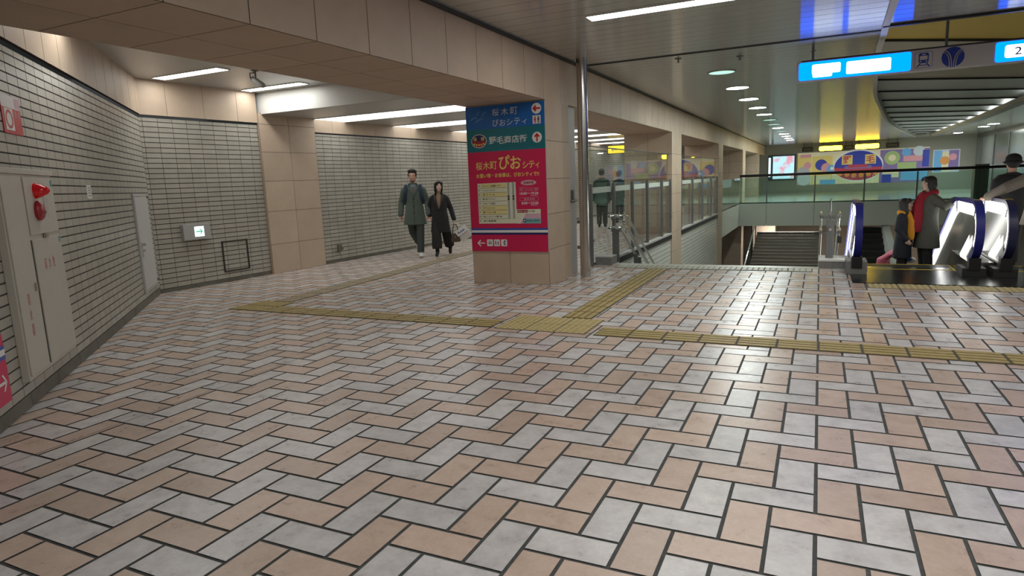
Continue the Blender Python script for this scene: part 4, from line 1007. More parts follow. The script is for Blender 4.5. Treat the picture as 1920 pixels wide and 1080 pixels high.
mm = MB(); D[0] = .032; mr(6.2, 1.05, 6.6, 2.3, 'sky'); mr(6.6, 1.05, 7.0, 2.2, 'cream'); mr(6.95, 1.3, 7.45, 2.3, 'purple'); mc(6.75, 1.7, .25, 'orange'); mc(7.15, 1.9, .2, 'pink'); mm.build('colour_fields', None, t)
t = thing('lit_poster', 'glowing pale blue poster case left of the mural', 'poster', (0, 46.648, 0))
m = MB(); m.box((-3.15, -.10, .86), (-1.45, 0, 2.5)); m.build('frame', principled('poster_frame', (.08, .12, .15), .4), t)
mp = bpy.data.materials.new('poster_face'); mp.use_nodes = True; nt = mp.node_tree; nt.nodes.clear()
o_ = nt.nodes.new('ShaderNodeOutputMaterial'); e_ = nt.nodes.new('ShaderNodeEmission'); e_.inputs[1].default_value = 1.15; n_ = nt.nodes.new('ShaderNodeTexNoise'); n_.inputs['Scale'].default_value = 2.6; n_.inputs['Detail'].default_value = 4
r_ = nt.nodes.new('ShaderNodeValToRGB'); r_.color_ramp.elements[0].position = .36; r_.color_ramp.elements[0].color = (.75, .36, .42, 1); r_.color_ramp.elements[1].position = .5; r_.color_ramp.elements[1].color = (.50, .82, .95, 1)
tc_ = nt.nodes.new('ShaderNodeTexCoord'); nt.links.new(tc_.outputs['Object'], n_.inputs['Vector']); nt.links.new(n_.outputs['Fac'], r_.inputs[0]); nt.links.new(r_.outputs[0], e_.inputs[0]); nt.links.new(e_.outputs[0], o_.inputs[0])
m = MB(); m.box((-2.85, -.105, .95), (-1.55, -.10, 2.42)); m.build('lit_face', mp, t)
m = MB(); m.box((-3.12, -.105, 1.1), (-2.98, -.10, 2.35)); m.build('edge_light', emission('edge_light', (.8, .95, 1), 1.2), t)
M_YSIGN = emission('yellow_sign', (1.0, .66, .018), 24.0)
for xa, xb, lab in ((-.1, 1.2, 'left'), (1.93, 3.23, 'right')):
    t = thing('hanging_sign', 'glowing yellow sign box under the far ceiling, %s of the pair over the mural' % lab, 'sign', (0, 46.2, 0))
    m = MB(); m.box((xa-.03, 0, 2.60), (xb+.03, .2, 2.94)); [m.tube([(x_, .1, 2.94), (x_, .1, CZ)], .015, seg=8) for x_ in (xa+.2, xb-.2)]; m.build('housing', principled('sign_dark', (.05, .04, .02), .5), t)
    m = MB(); rrect(m, xa, 2.63, xb, 2.91, .08, M_YSIGN, .004); m.build('lit_face', None, t)
for xa, xb, lab in ((-1.1, -.45, 'left of the yellow pair'), (1.30, 1.85, 'between the yellow pair'), (3.6, 4.3, 'right of the yellow pair')):
    t = thing('hanging_sign', 'dark unlit sign box over the mural, %s' % lab, 'sign', (0, 46.2, 0))
    m = MB(); m.box((xa, 0, 2.62), (xb, .15, 2.92)); [m.tube([(x_, .08, 2.92), (x_, .08, CZ)], .015, seg=8) for x_ in (xa+.1, xb-.1)]; m.build('housing', principled('sign_brown', (.06, .05, .04), .5), t)
    m = MB(); m.box((xa+.1, -.004, 2.72), (xb-.1, 0, 2.80)); m.build('lettering', principled('sign_faint', (.16, .14, .10), .5), t)
t = thing('hanging_sign', 'glowing yellow sign box under the passage ceiling, seen over the glass screen', 'sign', (-6.72, 22.0, 0))
m = MB(); m.box((0, 0, 2.27), (1.2, .14, 2.56)); m.build('housing', principled('sign_dark', (0, 0, 0)), t)
m = MB(); rrect(m, .03, 2.29, 1.17, 2.54, .03, emission('yellow_sign_near', (1.0, .72, .05), 1.5), .004); m.build('lit_face', None, t)
m = MB(); band(m, [(.36, 2.415), (.16, 2.415)], .02, S_INK, .006); band(m, [(.22, 2.46), (.16, 2.415), (.22, 2.37)], .02, S_INK, .006); m.build('arrow', None, t)
m = MB()
for x in (.2, 1.0): m.tube([(x, .07, 2.56), (x, .07, 2.765)], .012)
m.build('hanger', M_GREYM, t)
# vertical trims on the right wall and the far glass partition seen over the escalators
t = thing('glass_partition', 'grey glazed partition with slim mullions on the far right wall', 'partition', (8.25, 0, 0))
m = MB(); m.box((0, 33, .0), (.04, 46.5, 2.9)); m.build('panel', principled('partition_grey', (.20, .22, .21), .18), t)
for y in (33, 36, 39, 42, 45):
    m = MB(); m.box((-.05, y-.06, 0), (.0, y+.06, 2.9)); m.build('mullion', M_GREYM, t)
# ------------------------------------------------------------------ people
def remesh(mb, name, mat, parent, voxel=.008, smooth=4, split=None):
    """one continuous surface grown around overlapping closed forms"""
    me = bpy.data.meshes.new(name); me.from_pydata(mb.v, [], mb.f); me.validate()
    bm = bmesh.new(); bm.from_mesh(me); bmesh.ops.recalc_face_normals(bm, faces=bm.faces); bm.to_mesh(me); bm.free()
    o = bpy.data.objects.new(name, me); COL.objects.link(o)
    r = o.modifiers.new('r', 'REMESH'); r.mode = 'VOXEL'; r.voxel_size = voxel
    if smooth: s = o.modifiers.new('s', 'SMOOTH'); s.factor = .5; s.iterations = smooth
    dg = bpy.context.evaluated_depsgraph_get(); m2 = bpy.data.meshes.new_from_object(o.evaluated_get(dg))
    bpy.data.objects.remove(o); bpy.data.meshes.remove(me)
    parts = [(name, mat, None)]
    out = []
    if split:
        groups = {}
        for p in m2.polygons:
            k = 0
            for i, (fn, _n, _m) in enumerate(split):
                if fn(p.center): k = i+1; break
            groups.setdefault(k, []).append(p)
        names = [(name, mat)]+[(n_, m_) for _f, n_, m_ in split]
        for k, ps in sorted(groups.items()):
            mp = {}; vs = []; fs = []
            for p in ps:
                f = []
                for vi in p.vertices:
                    if vi not in mp: mp[vi] = len(vs); vs.append(m2.vertices[vi].co[:])
                    f.append(mp[vi])
                fs.append(f)
            q = bpy.data.meshes.new(names[k][0]); q.from_pydata(vs, [], fs); q.materials.append(names[k][1]); q.polygons.foreach_set('use_smooth', [True]*len(q.polygons))
            ob = bpy.data.objects.new(names[k][0], q); COL.objects.link(ob)
            if parent: ob.parent = parent
            out.append(ob)
        bpy.data.meshes.remove(m2); return out
    m2.name = name; m2.materials.clear(); m2.materials.append(mat); m2.polygons.foreach_set('use_smooth', [True]*len(m2.polygons))
    ob = bpy.data.objects.new(name, m2); COL.objects.link(ob)
    if parent: ob.parent = parent
    return ob
V3 = Vector
def limb(mb, pts, rs, seg=14):
    """tapered limb with rounded ends"""
    pts = [V3(p) for p in pts]; rs = [r if isinstance(r, tuple) else (r, r) for r in rs]
    d0 = (pts[0]-pts[1]).normalized(); d1 = (pts[-1]-pts[-2]).normalized(); a, b = rs[0], rs[-1]
    P = [pts[0]+d0*a[0]*.9, pts[0]+d0*a[0]*.6]+pts+[pts[-1]+d1*b[0]*.6, pts[-1]+d1*b[0]*.9]
    R = [(a[0]*.3, a[1]*.3), (a[0]*.8, a[1]*.8)]+rs+[(b[0]*.8, b[1]*.8), (b[0]*.3, b[1]*.3)]
    mb.tube(P, R, seg=seg)
def lerp(a, b, t): return V3(a)*(1-t)+V3(b)*t
def rings(mb, secs, seg=22):
    """trunk of elliptical sections (centre, rx, ry)"""
    vs = []; fs = []
    for (c, rx, ry) in secs:
        for k in range(seg):
            a = 2*PI*k/seg; vs.append((c[0]+rx*math.cos(a), c[1]+ry*math.sin(a), c[2]))
    n = len(secs)
    for i in range(n-1):
        for k in range(seg): fs.append([i*seg+k, i*seg+(k+1) % seg, (i+1)*seg+(k+1) % seg, (i+1)*seg+k])
    fs.append(list(range(seg))[::-1]); fs.append([(n-1)*seg+k for k in range(seg)])
    mb.mesh(vs, fs)
SKIN = principled('skin', (.50, .30, .21), .5, noise=.05, nscale=30)
SKINP = principled('skin_pale', (.60, .42, .33), .5, noise=.04, nscale=30)
HAIR = principled('hair_black', (.012, .010, .009), .62, 0, .5, noise=.3, nscale=60)
EYEW = principled('eye_white', (.6, .58, .55), .3); IRIS = principled('iris', (.01, .007, .005), .2); LIPS = principled('lips', (.42, .14, .12), .45)
def hand(mb, wrist, d, n, H, side, curl=.5):
    """palm, four unequal bent fingers and a thumb. d: towards the fingers, n: palm side normal, side: thumb direction sign"""
    d = V3(d).normalized(); n = (V3(n)-d*V3(n).dot(d)).normalized(); w = d.cross(n)*side; S = H/1.7; wrist = V3(wrist)
    pe = wrist+d*.085*S
    for k in range(4):
        o = w*(.030-.020*k)*S; limb(mb, [wrist+o*.55+d*.01*S, wrist+o+d*.045*S, pe+o], [.013*S, .0145*S, .012*S], 8)
    for k, L in enumerate((.070, .078, .072, .056)):
        o = w*(.030-.020*k)*S; p0 = pe+o-d*.01*S; a = d; p = p0; pts = [p0]
        for j, f in enumerate((.42, .33, .25)):
            ang = curl*(.55+.35*j); a = (a*math.cos(ang)+n*math.sin(ang)).normalized(); p = p+a*L*S*f; pts.append(p)
        limb(mb, pts, [.0098*S, .0092*S, .0084*S, .0072*S], 8)
    t0 = wrist+w*.026*S+d*.022*S; t1 = t0+(w*.75+d*.6+n*.25).normalized()*.034*S; t2 = t1+(d*.8+w*.25+n*.45).normalized()*.030*S; t3 = t2+(d*.9+n*.5).normalized()*.022*S
    limb(mb, [wrist+w*.012*S+d*.01*S, t0, t1, t2, t3], [.014*S, .0135*S, .0115*S, .010*S, .008*S], 8)
def head_matrix(c, yaw, tilt, roll): return Matrix.Translation(c) @ Euler((tilt, roll, yaw)).to_matrix().to_4x4()
def person(label, loc, rz, H, J, look=(0, 0, 0), skin=SKIN, hair='short', group=None, female=False, hands=(.5, .5), headgear=None, beard=False):
    """J overrides joints, in metres, in the person's frame: faces -Y, own left is +X, z up"""
    h = H/1.0
    j = dict(pel=(0, 0, .53*h), neck=(0, .005, .825*h), head=(0, -.012*h, .928*h))
    for s, k in ((1, 'l'), (-1, 'r')):
        j['sh'+k] = (s*(.088 if female else .100)*h, 0, .785*h); j['el'+k] = (s*.125*h, .01*h, .625*h); j['wr'+k] = (s*.14*h, -.025*h, .475*h)
        j['hd'+k] = None; j['pn'+k] = (-s, 0, 0)
        j['hip'+k] = (s*.05*h, 0, .51*h); j['kn'+k] = (s*.05*h, -.01*h, .285*h); j['an'+k] = (s*.05*h, .015*h, .045*h); j['toe'+k] = (s*.058*h, -.085*h, .018*h)
    j.update(J)
    j = {k: (V3(v) if v is not None else None) for k, v in j.items()}
    mb = MB(); pel, nk = j['pel'], j['neck']; ax = lambda t: lerp(pel, nk, t)
    f = .93 if female else 1.0
    rings(mb, [(ax(-.16), .045*h, .04*h), (ax(-.1), .078*h, .055*h), (ax(.03), .088*h, .062*h), (ax(.25), .070*h*f, .052*h), (ax(.5), .080*h*f, .058*h), (ax(.78), .090*h*f, .058*h), (ax(.92), .075*h*f, .045*h), (ax(1.0), .042*h, .036*h), (ax(1.06), .032*h, .032*h)])
    hc = j['head']
    limb(mb, [ax(.95), lerp(ax(.95), hc, .5), hc+V3((0, .01*h, -.01*h))], [.034*h, .031*h, .033*h])
    for k in 'lr':
        sh, el, wr = j['sh'+k], j['el'+k], j['wr'+k]
        limb(mb, [lerp(ax(.9), sh, .3), sh, lerp(sh, el, .35), el, lerp(el, wr, .35), wr], [.028*h, .022*h, .024*h, .022*h, .0215*h, .0145*h])
        hp, kn, an, to = j['hip'+k], j['kn'+k], j['an'+k], j['toe'+k]
        limb(mb, [hp, lerp(hp, kn, .4), kn, lerp(kn, an, .35), an], [.050*h, .044*h, .030*h, .030*h, .018*h])
        limb(mb, [an+V3((0, .012*h, -.012*h)), lerp(an, to, .5), to], [.017*h, .013*h, .008*h])
        dd = j['hd'+k] if j['hd'+k] is not None else (wr-el)
        hand(mb, wr, dd, j['pn'+k], H, (1 if k == 'l' else -1)*(1 if True else 1), hands[0 if k == 'l' else 1])
    # head
    hh = .132*H if H > 1.3 else .150*H
    HM = head_matrix(hc, *look)
    E = lambda c, r: mb.ell(HM @ (V3(c)*hh), [x*hh for x in r], rot=HM.to_3x3(), seg=18, rings=12)
    wj = .9 if female else 1.0
    E((0, .06, .12), (.355, .42, .385)); E((0, -.08, -.10), (.30*wj, .33, .36)); E((0, -.14, -.30), (.215*wj, .22, .19)); E((0, -.30, -.40), (.09*wj, .08, .07))
    E((0, -.405, -.02), (.035, .05, .12)); E((0, -.435, -.10), (.055, .065, .05)); E((0, -.355, .10), (.22, .07, .05)); E((-.17, -.27, -.10), (.09, .085, .10)); E((.17, -.27, -.10), (.09, .085, .10))
    E((0, -.365, -.235), (.095, .045, .022)); E((0, -.36, -.275), (.08, .045, .026))
    for s in (-1, 1): E((s*.345, .06, -.02), (.035, .075, .12))
    me = remesh(mb, 'person', skin, None, voxel=.0062*max(.75, H/1.7), smooth=3)
    me.location = loc; me.rotation_euler = (0, 0, rz); tag(me, label, 'person', group)
    # features
    m = MB()
    for s in (-1, 1):
        m.ell(HM @ (V3((s*.155, -.352, .03))*hh), [.062*hh, .03*hh, .026*hh], EYEW, 12, 8, HM.to_3x3()); m.ell(HM @ (V3((s*.155, -.374, .03))*hh), [.026*hh, .014*hh, .026*hh], IRIS, 12, 8, HM.to_3x3())
    m.build('eyes', None, me, smooth=True)
    m = MB()
    for s in (-1, 1): m.ell(HM @ (V3((s*.155, -.375, .115))*hh), [.085*hh, .028*hh, .018*hh], None, 12, 8, HM.to_3x3() @ Euler((0, s*.12, 0)).to_matrix())
    m.build('eyebrows', HAIR, me, smooth=True)
    m = MB(); m.ell(HM @ (V3((0, -.392, -.238))*hh), [.085*hh, .025*hh, .016*hh], None, 12, 8, HM.to_3x3()); m.ell(HM @ (V3((0, -.388, -.272))*hh), [.07*hh, .025*hh, .02*hh], None, 12, 8, HM.to_3x3()); m.build('lips', LIPS, me, smooth=True)
    # hair
    m = MB(); B = lambda c, r: m.ell(HM @ (V3(c)*hh), [x*hh for x in r], rot=HM.to_3x3(), seg=18, rings=12)
    if hair == 'short':
        B((0, .11, .20), (.39, .425, .37)); B((0, .17, .02), (.365, .36, .33)); rnd = random.Random(3)
        for k in range(22):
            a = -PI/2+(k-10.5)*.16; B(((.25+.08*rnd.random())*math.cos(a), .04+.34*math.sin(a)*.9, .38+.13*rnd.random()), (.10, .10, .09))
        for k in range(10): B((-.2+.04*k+.05*rnd.random(), -.1+.25*rnd.random(), .52+.06*rnd.random()), (.09, .09, .07))
        for s in (-1, 1): B((s*.34, -.10, .10), (.05, .09, .16)); B((s*.2, -.2, .47), (.16, .16, .10))
        B((.05, -.08, .53), (.22, .2, .07))
    elif hair == 'bob':
        B((0, .10, .19), (.41, .425, .375)); B((0, .22, -.08), (.40, .30, .46)); B((0, .20, -.36), (.36, .24, .22))
        for s in (-1, 1):
            B((s*.355, -.02, -.08), (.085, .22, .40)); B((s*.35, .03, -.38), (.09, .20, .20)); B((s*.24, -.27, .32), (.17, .14, .16)); B((s*.37, -.14, .05), (.06, .12, .26))
        B((.0, -.20, .45), (.24, .2, .09))
    elif hair == 'long':
        B((0, .10, .19), (.42, .43, .38)); B((0, .24, -.10), (.40, .30, .50)); B((0, .22, -.55), (.42, .30, .42))
        for s in (-1, 1): B((s*.36, -.02, -.10), (.09, .22, .45)); B((s*.36, .0, -.55), (.12, .26, .38)); B((s*.24, -.25, .30), (.18, .15, .18))
        B((0, -.24, .40), (.26, .18, .12))
    if hair: remesh(m, 'hair', HAIR, me, voxel=.009, smooth=3)
    if beard:
        m = MB(); B = lambda c, r: m.ell(HM @ (V3(c)*hh), [x*hh for x in r], rot=HM.to_3x3(), seg=14, rings=10)
        B((0, -.29, -.41), (.15, .11, .07)); B((0, -.385, -.195), (.10, .03, .016))
        for s in (-1, 1): B((s*.13, -.20, -.40), (.10, .12, .06)); B((s*.19, -.09, -.34), (.05, .13, .07)); B((s*.225, .0, -.24), (.045, .09, .12))
        remesh(m, 'beard', principled('stubble', (.10, .062, .045), .7), me, voxel=.006, smooth=3)
    if headgear:
        m = MB()
        m2 = lambda c: HM @ (V3(c)*hh)
        B = lambda c, r: m.ell(HM @ (V3(c)*hh), [x*hh for x in r], rot=HM.to_3x3(), seg=20, rings=12)
        B((0, .10, .30), (.46, .50, .40)); B((0, .08, .12), (.62, .66, .07)); B((0, .12, .05), (.50, .52, .12)); remesh(m, 'hat', headgear, me, voxel=.01, smooth=3)
    me['H'] = H
    return me, j, ax, h, HM, hh
def coat(p, mat, hem, flare=1.15, ease=1.0, sleeve=1.0, name='coat', vneck=None, sub=None, cuff=1.0, back=0.0, extra=None):
    me, j, ax, h, HM, hh = p
    mb = MB(); pel = j['pel']; e = ease
    secs = []
    z0 = pel.z
    n = 5
    for i in range(n):
        t = i/n; z = hem+(z0-.02*h-hem)*t; secs.append(((pel.x, pel.y+back*(1-t), z), .108*h*e*(flare+(1-flare)*t), .082*h*e*(flare+(1-flare)*t)))
    for t, rx, ry in ((0, .106, .080), (.25, .096, .073), (.5, .100, .074), (.72, .104, .072), (.85, .096, .064), (.94, .072, .054), (1.0, .050, .046)): secs.append((ax(t), rx*h*e, ry*h*e))
    rings(mb, secs, 26)
    for k in 'lr':
        sh, el, wr = j['sh'+k], j['el'+k], j['wr'+k]
        limb(mb, [lerp(ax(.93), sh, .35), lerp(ax(.90), sh, .8), lerp(sh, el, .12), lerp(sh, el, .5), el, lerp(el, wr, .5), lerp(el, wr, cuff*.96)], [.042*h*sleeve, .043*h*sleeve, .043*h*sleeve, .039*h*sleeve, .037*h*sleeve, .034*h*sleeve, .033*h*sleeve])
    # collar
    c = ax(1.02)
    rings(mb, [(ax(.93), .062*h, .055*h), (c, .050*h, .048*h), (ax(1.10), .046*h, .046*h)], 20)
    if extra: extra(mb)
    sp = None
    if vneck:
        z_top, z_bot, w = vneck; nm, mt = sub; dx = j['neck'].x
        sp = [((lambda c_: c_.y < ax(.9).y-.01 and z_bot < c_.z < z_top and abs(c_.x-dx) < w*(c_.z-z_bot)/(z_top-z_bot)), nm, mt)]
    r = remesh(mb, name, mat, me, voxel=.0095, smooth=5, split=sp)
    return r[0] if isinstance(r, list) else r
def trousers(p, mat, rt=1.0, rb=1.0, name='trousers', cut=.04):
    me, j, ax, h, HM, hh = p; mb = MB()
    rings(mb, [(ax(-.20), .03*h, .03*h), (ax(-.12), .086*h, .066*h), (ax(.05), .094*h, .070*h), (ax(.2), .082*h, .062*h)])
    for k in 'lr':
        hp, kn, an = j['hip'+k], j['kn'+k], j['an'+k]
        q = [hp+V3((0, 0, .03*h)), hp, lerp(hp, kn, .5), kn, lerp(kn, an, .5), lerp(kn, an, 1-cut)]
        mb.tube(q, [.03*h, .057*h*rt, .052*h*rt, .044*h*(rt+rb)/2, .040*h*rb, .038*h*rb], seg=18)
    return remesh(mb, name, mat, me, voxel=.0085, smooth=3)
def shoes(p, mat, sole=None, boot=0.0, heel=0.0):
    me, j, ax, h, HM, hh = p
    for k in 'lr':
        an, to = j['an'+k], j['toe'+k]; mb = MB(); d = (to-an); d.z = 0; d.normalize(); dn = (to-an).normalized()
        hl = an-d*.012*h+V3((0, 0, -.020*h))+(dn.cross(V3((dn.y, -dn.x, 0)))*0)
        limb(mb, [hl, lerp(hl, to, .5)+V3((0, 0, .006*h)), to], [(.024*h, .024*h), (.026*h, .023*h), (.022*h, .015*h)])
        limb(mb, [an+V3((0, 0, boot*h)), an+V3((0, 0, -.012*h))], [.028*h, .027*h])
        if heel: limb(mb, [hl, hl+V3((0, 0, -heel))], [.014*h, .010*h])
        remesh(mb, 'shoe', mat, me, voxel=.008, smooth=3)
from mathutils.bvhtree import BVHTree
def on_front(o, name, mat, left, right, off, parent, n=8):
    """cloth patch between two outlines (x, z), laid on the front of a garment"""
    bv = BVHTree.FromPolygons([v.co.copy() for v in o.data.vertices], [list(p.vertices) for p in o.data.polygons])
    def at(x, z):
        hit = bv.ray_cast(V3((x, -2, z)), V3((0, 1, 0)))
        return (x, (hit[0].y if hit[0] is not None else -.1)-off, z)
    def pick(L, t):
        t *= len(L)-1; i = min(int(t), len(L)-2); q = t-i
        return (L[i][0]*(1-q)+L[i+1][0]*q, L[i][1]*(1-q)+L[i+1][1]*q)
    m = MB(); vs = []; fs = []; nz = 24
    for a in range(nz+1):
        l, r = pick(left, a/nz), pick(right, a/nz)
        for b in range(n+1):
            q = b/n; vs.append(at(l[0]*(1-q)+r[0]*q, l[1]*(1-q)+r[1]*q))
    for a in range(nz):
        for b in range(n): k = a*(n+1)+b; fs.append([k, k+1, k+n+2, k+n+1])
    m.mesh(vs, fs); ob = m.build(name, mat, parent, smooth=True)
    sd = ob.modifiers.new('t', 'SOLIDIFY'); sd.thickness = .004; sd.offset = 0
    return ob

# --- the couple in the passage
C_GREEN = principled('coat_green', (.075, .105, .082), .85, sheen=.3, noise=.12, nscale=40)
C_SLATE = principled('trousers_slate', (.050, .062, .060), .85, noise=.1, nscale=40)
C_BLACK = principled('cloth_black', (.010, .010, .012), .8, sheen=.1)
C_CHAR = principled('cloth_charcoal', (.022, .021, .020), .85)
C_CAMEL = principled('knit_camel', (.27, .18, .105), .9)
C_BLUEG = principled('shirt_bluegrey', (.13, .17, .19), .8)
C_NAVY = principled('strap_navy', (.012, .025, .075), .7)
C_WHITE = principled('shoe_white', (.72, .72, .70), .5)
H = 1.77
mj = dict(kn_=None)
mj = dict(hipl=(.09, 0, .90), knl=(.10, -.10, .50), anl=(.09, -.20, .085), toel=(.10, -.36, .045),
          hipr=(-.09, 0, .90), knr=(-.065, .02, .50), anr=(.0, .42, .26), toer=(.0, .36, .08),
          elr=(-.265, .06, 1.12), wrr=(-.29, -.02, .86), hdr=(-.0, -.15, -1), pnr=(1, 0, 0),
          ell=(.265, .03, 1.12), wrl=(.283, -.077, .865), hdl=(.05, -.08, -1), pnl=(.2, .9, 0))
P1 = person('man in a long grey-green coat and white shoes walking beside the woman in black', (-7.52, 11.12, 0), math.radians(29), H, mj, look=(-.10, .02, 0), hair='short', beard=True, hands=(.75, .5))
c1_ = coat(P1, C_GREEN, .66, 1.22, 1.06, 1.02, cuff=.98)
trousers(P1, C_SLATE, 1.0, 1.05); shoes(P1, C_WHITE)
me, j, ax, h, HM, hh = P1
m = MB()
for s in (-1, 1):
    pts = [(s*.135, .13, 1.36), (s*.150, .04, 1.475), (s*.150, -.06, 1.462), (s*.148, -.128, 1.36), (s*.165, -.125, 1.22), (s*.185, -.03, 1.08)]
    m.tube(pts, [(.026, .012)]*6, seg=10)
m.build('backpack_strap', C_NAVY, me, smooth=True)
m = MB(); m.box((-.15, .10, 1.02), (.15, .24, 1.46), bevel=.04); m.build('backpack', C_NAVY, me, smooth=True)
C_LAP = principled('coat_green_lapel', (.062, .09, .072), .85)
on_front(c1_, 'shirt', C_BLUEG, [(-.075, 1.475), (-.045, 1.36), (-.004, 1.24)], [(.075, 1.475), (.045, 1.36), (.004, 1.24)], .002, me)
on_front(c1_, 'knit', principled('knit_brown', (.11, .085, .06), .9), [(-.035, 1.43), (-.024, 1.34), (-.006, 1.255)], [(.035, 1.43), (.024, 1.34), (.006, 1.255)], .004, me)
on_front(c1_, 'lapel', C_LAP, [(-.080, 1.50), (-.135, 1.42), (-.09, 1.35), (-.012, 1.22)], [(-.052, 1.50), (-.05, 1.40), (-.03, 1.32), (.002, 1.22)], .008, me)
on_front(c1_, 'lapel', C_LAP, [(.080, 1.50), (.135, 1.42), (.09, 1.35), (.012, 1.22)], [(.052, 1.50), (.05, 1.40), (.03, 1.32), (-.002, 1.22)], .008, me)
on_front(c1_, 'button_placket', C_LAP, [(-.008, 1.22), (-.008, .68)], [(.006, 1.22), (.006, .68)], .003, me, 2)
m = MB()
for z in (1.18, 1.04, .90): m.tube([(.0, -.152, z), (.0, -.166, z)], .013, seg=12)
m.build('button', C_BLACK, me)

H = 1.52
wj = dict(hipr=(-.075, 0, .79), knr=(-.085, -.09, .45), anr=(-.08, -.13, .10), toer=(-.085, -.28, .035),
          hipl=(.075, 0, .79), knl=(.115, .05, .46), anl=(.16, .22, .14), toel=(.165, .09, .045),
          elr=(-.215, .05, 1.0), wrr=(-.213, -.005, .835), hdr=(-.05, -.06, -1), pnr=(-.2, -.9, 0),
          ell=(.225, .07, .96), wrl=(.285, .0, .74), hdl=(.1, -.1, -1), pnl=(-1, 0, 0))
P2 = person('woman in a long black open coat walking beside the man in green', (-7.03, 11.30, 0), math.radians(27), H, wj, look=(.42, -.14, .06), skin=SKINP, hair='bob', female=True, hands=(.95, .7))
c2_ = coat(P2, C_BLACK, .48, 1.20, 1.05, 1.0, cuff=1.0)
trousers(P2, C_CHAR, 1.15, 1.75, cut=.16); shoes(P2, C_BLACK, boot=.05, heel=.035)
me, j, ax, h, HM, hh = P2
C_LAPB = principled('lapel_black', (.018, .018, .020), .6)
on_front(c2_, 'knit', C_CAMEL, [(-.060, 1.285), (-.050, 1.16), (-.003, .97)], [(.060, 1.285), (.050, 1.16), (.003, .97)], .002, me)
for s in (-1, 1): on_front(c2_, 'lapel', C_LAPB, [(s*.068, 1.30), (s*.105, 1.20), (s*.085, 1.10), (s*.012, .94)], [(s*.045, 1.30), (s*.045, 1.19), (s*.035, 1.10), (s*-.002, .94)], .008, me)
R2 = Matrix.Translation((-7.03, 11.30, 0)) @ Matrix.Rotation(math.radians(27), 4, 'Z')
hp_ = R2 @ V3((.300, -.045, .655))
C_BROWN = principled('bag_brown', (.075, .050, .032), .5)
t = thing('handbag', 'brown handbag hanging from the hand of the woman in black', 'handbag', hp_, math.radians(27))
m = MB(); m.prism([(-.10, -.055, -.38), (.10, -.055, -.38), (.085, -.045, -.24), (.05, -.03, -.205), (-.05, -.03, -.205), (-.085, -.045, -.24)], (0, .11, 0)); o_ = m.build('body', C_BROWN, t)
bv = o_.modifiers.new('b', 'BEVEL'); bv.width = .02; bv.segments = 3
m = MB()
for y in (-.035, .045): m.tube([(-.055, y, -.22), (-.05, y*.7, -.10), (-.02, y*.3, -.02), (.015, y*.2, -.02), (.05, y*.7, -.10), (.055, y, -.22)], .008, seg=8)
m.build('handle', principled('bag_dark', (.02, .014, .01), .5), t, smooth=True)
m = MB(); m.tube([(.0, -.056, -.27), (.0, -.064, -.27)], .012, seg=12); m.build('clasp', M_STEEL, t)
t = thing('shopping_bag', 'white paper shopping bag tilted beside the brown handbag', 'shopping bag', hp_, math.radians(27))
RB = Matrix.Translation((.16, .02, -.20)) @ Euler((0, math.radians(-35), 0)).to_matrix().to_4x4()
m = MB(); m.box((-.12, -.05, -.15), (.12, .05, .11)); m.xform(RB); m.build('body', principled('bag_white', (.62, .60, .56), .6), t)
m = MB(); m.prism([(-.125, -.056, .11), (.125, -.056, .11), (.125, -.062, -.005), (-.125, -.062, -.005)], (0, .004, 0)); m.box((-.125, -.056, .108), (.125, .055, .116)); m.xform(RB); fl_ = m.build('flap', principled('bag_flap', (.74, .75, .76), .5), t)
m = MB()
for k in range(7): m.box((-.075+k*.021, -.065, .035), (-.060+k*.021, -.0645, .06 if k not in (0, 3) else .07))
m.xform(RB); m.build('print', principled('print_blue', (.10, .16, .34), .5), t)
m = MB(); m.tube([V3((-.01, .0, .02)), RB @ V3((-.06, 0, .16)), RB @ V3((-.06, 0, .11))], .005, seg=8); m.tube([V3((.0, .0, .02)), RB @ V3((.04, 0, .18)), RB @ V3((.06, 0, .11))], .005, seg=8); m.build('cord', M_WHITE, t)

# --- two people behind the glass screen, seen from behind
C_DGREEN = principled('coat_dark_green', (.030, .055, .045), .85)
P = person('person in a dark green coat seen from behind through the glass screen', (-5.90, 18.7, 0), math.radians(195), 1.72, {}, hair='short')
coat(P, C_DGREEN, .72, 1.18, 1.1, 1.1); trousers(P, C_CHAR, 1.05, 1.1); shoes(P, C_BLACK)
P = person('person in black partly hidden by the second pillar, behind the glass screen', (-5.83, 20.3, 0), math.radians(170), 1.66, {}, hair='short')
coat(P, C_BLACK, .78, 1.1, 1.0, 1.0); trousers(P, C_BLACK, .95, .95); shoes(P, C_BLACK)

# --- escalator riders
C_TWEED = principled('coat_tweed', (.075, .076, .066), .9, noise=.45, nscale=70)
C_SCARF = principled('scarf_red', (.24, .008, .02), .9, noise=.2, nscale=50)
C_MUST = principled('scarf_mustard', (.55, .24, .015), .9, noise=.15, nscale=50)
C_DNAVY = principled('coat_navy', (.012, .014, .022), .85)
C_DENIM = principled('skirt_denim', (.10, .13, .16), .85)
C_PINK = principled('jacket_pink', (.50, .11, .17), .7, noise=.15, nscale=25)
H = 1.60; zf = -.312
P3 = person('woman in a grey tweed coat and long red scarf, hand on the blue handrail', (1.535, 11.74, zf), math.radians(-72), H,
            dict(ell=(.29, .10, 1.14), wrl=(.345, .20, 1.24), hdl=(.25, 1.0, -.05), pnl=(0, 0, -1), elr=(-.19, -.02, .99), wrr=(-.15, -.14, .83)), look=(-.05, .06, 0), skin=SKINP, hair='bob', female=True, hands=(.9, .6))
coat(P3, C_TWEED, .50, 1.22, 1.08, 1.08, cuff=.98); trousers(P3, C_BLACK, 1.0, 1.0); shoes(P3, C_BLACK, boot=.05)
me, j, ax, h, HM, hh = P3
m = MB(); c = ax(1.03)
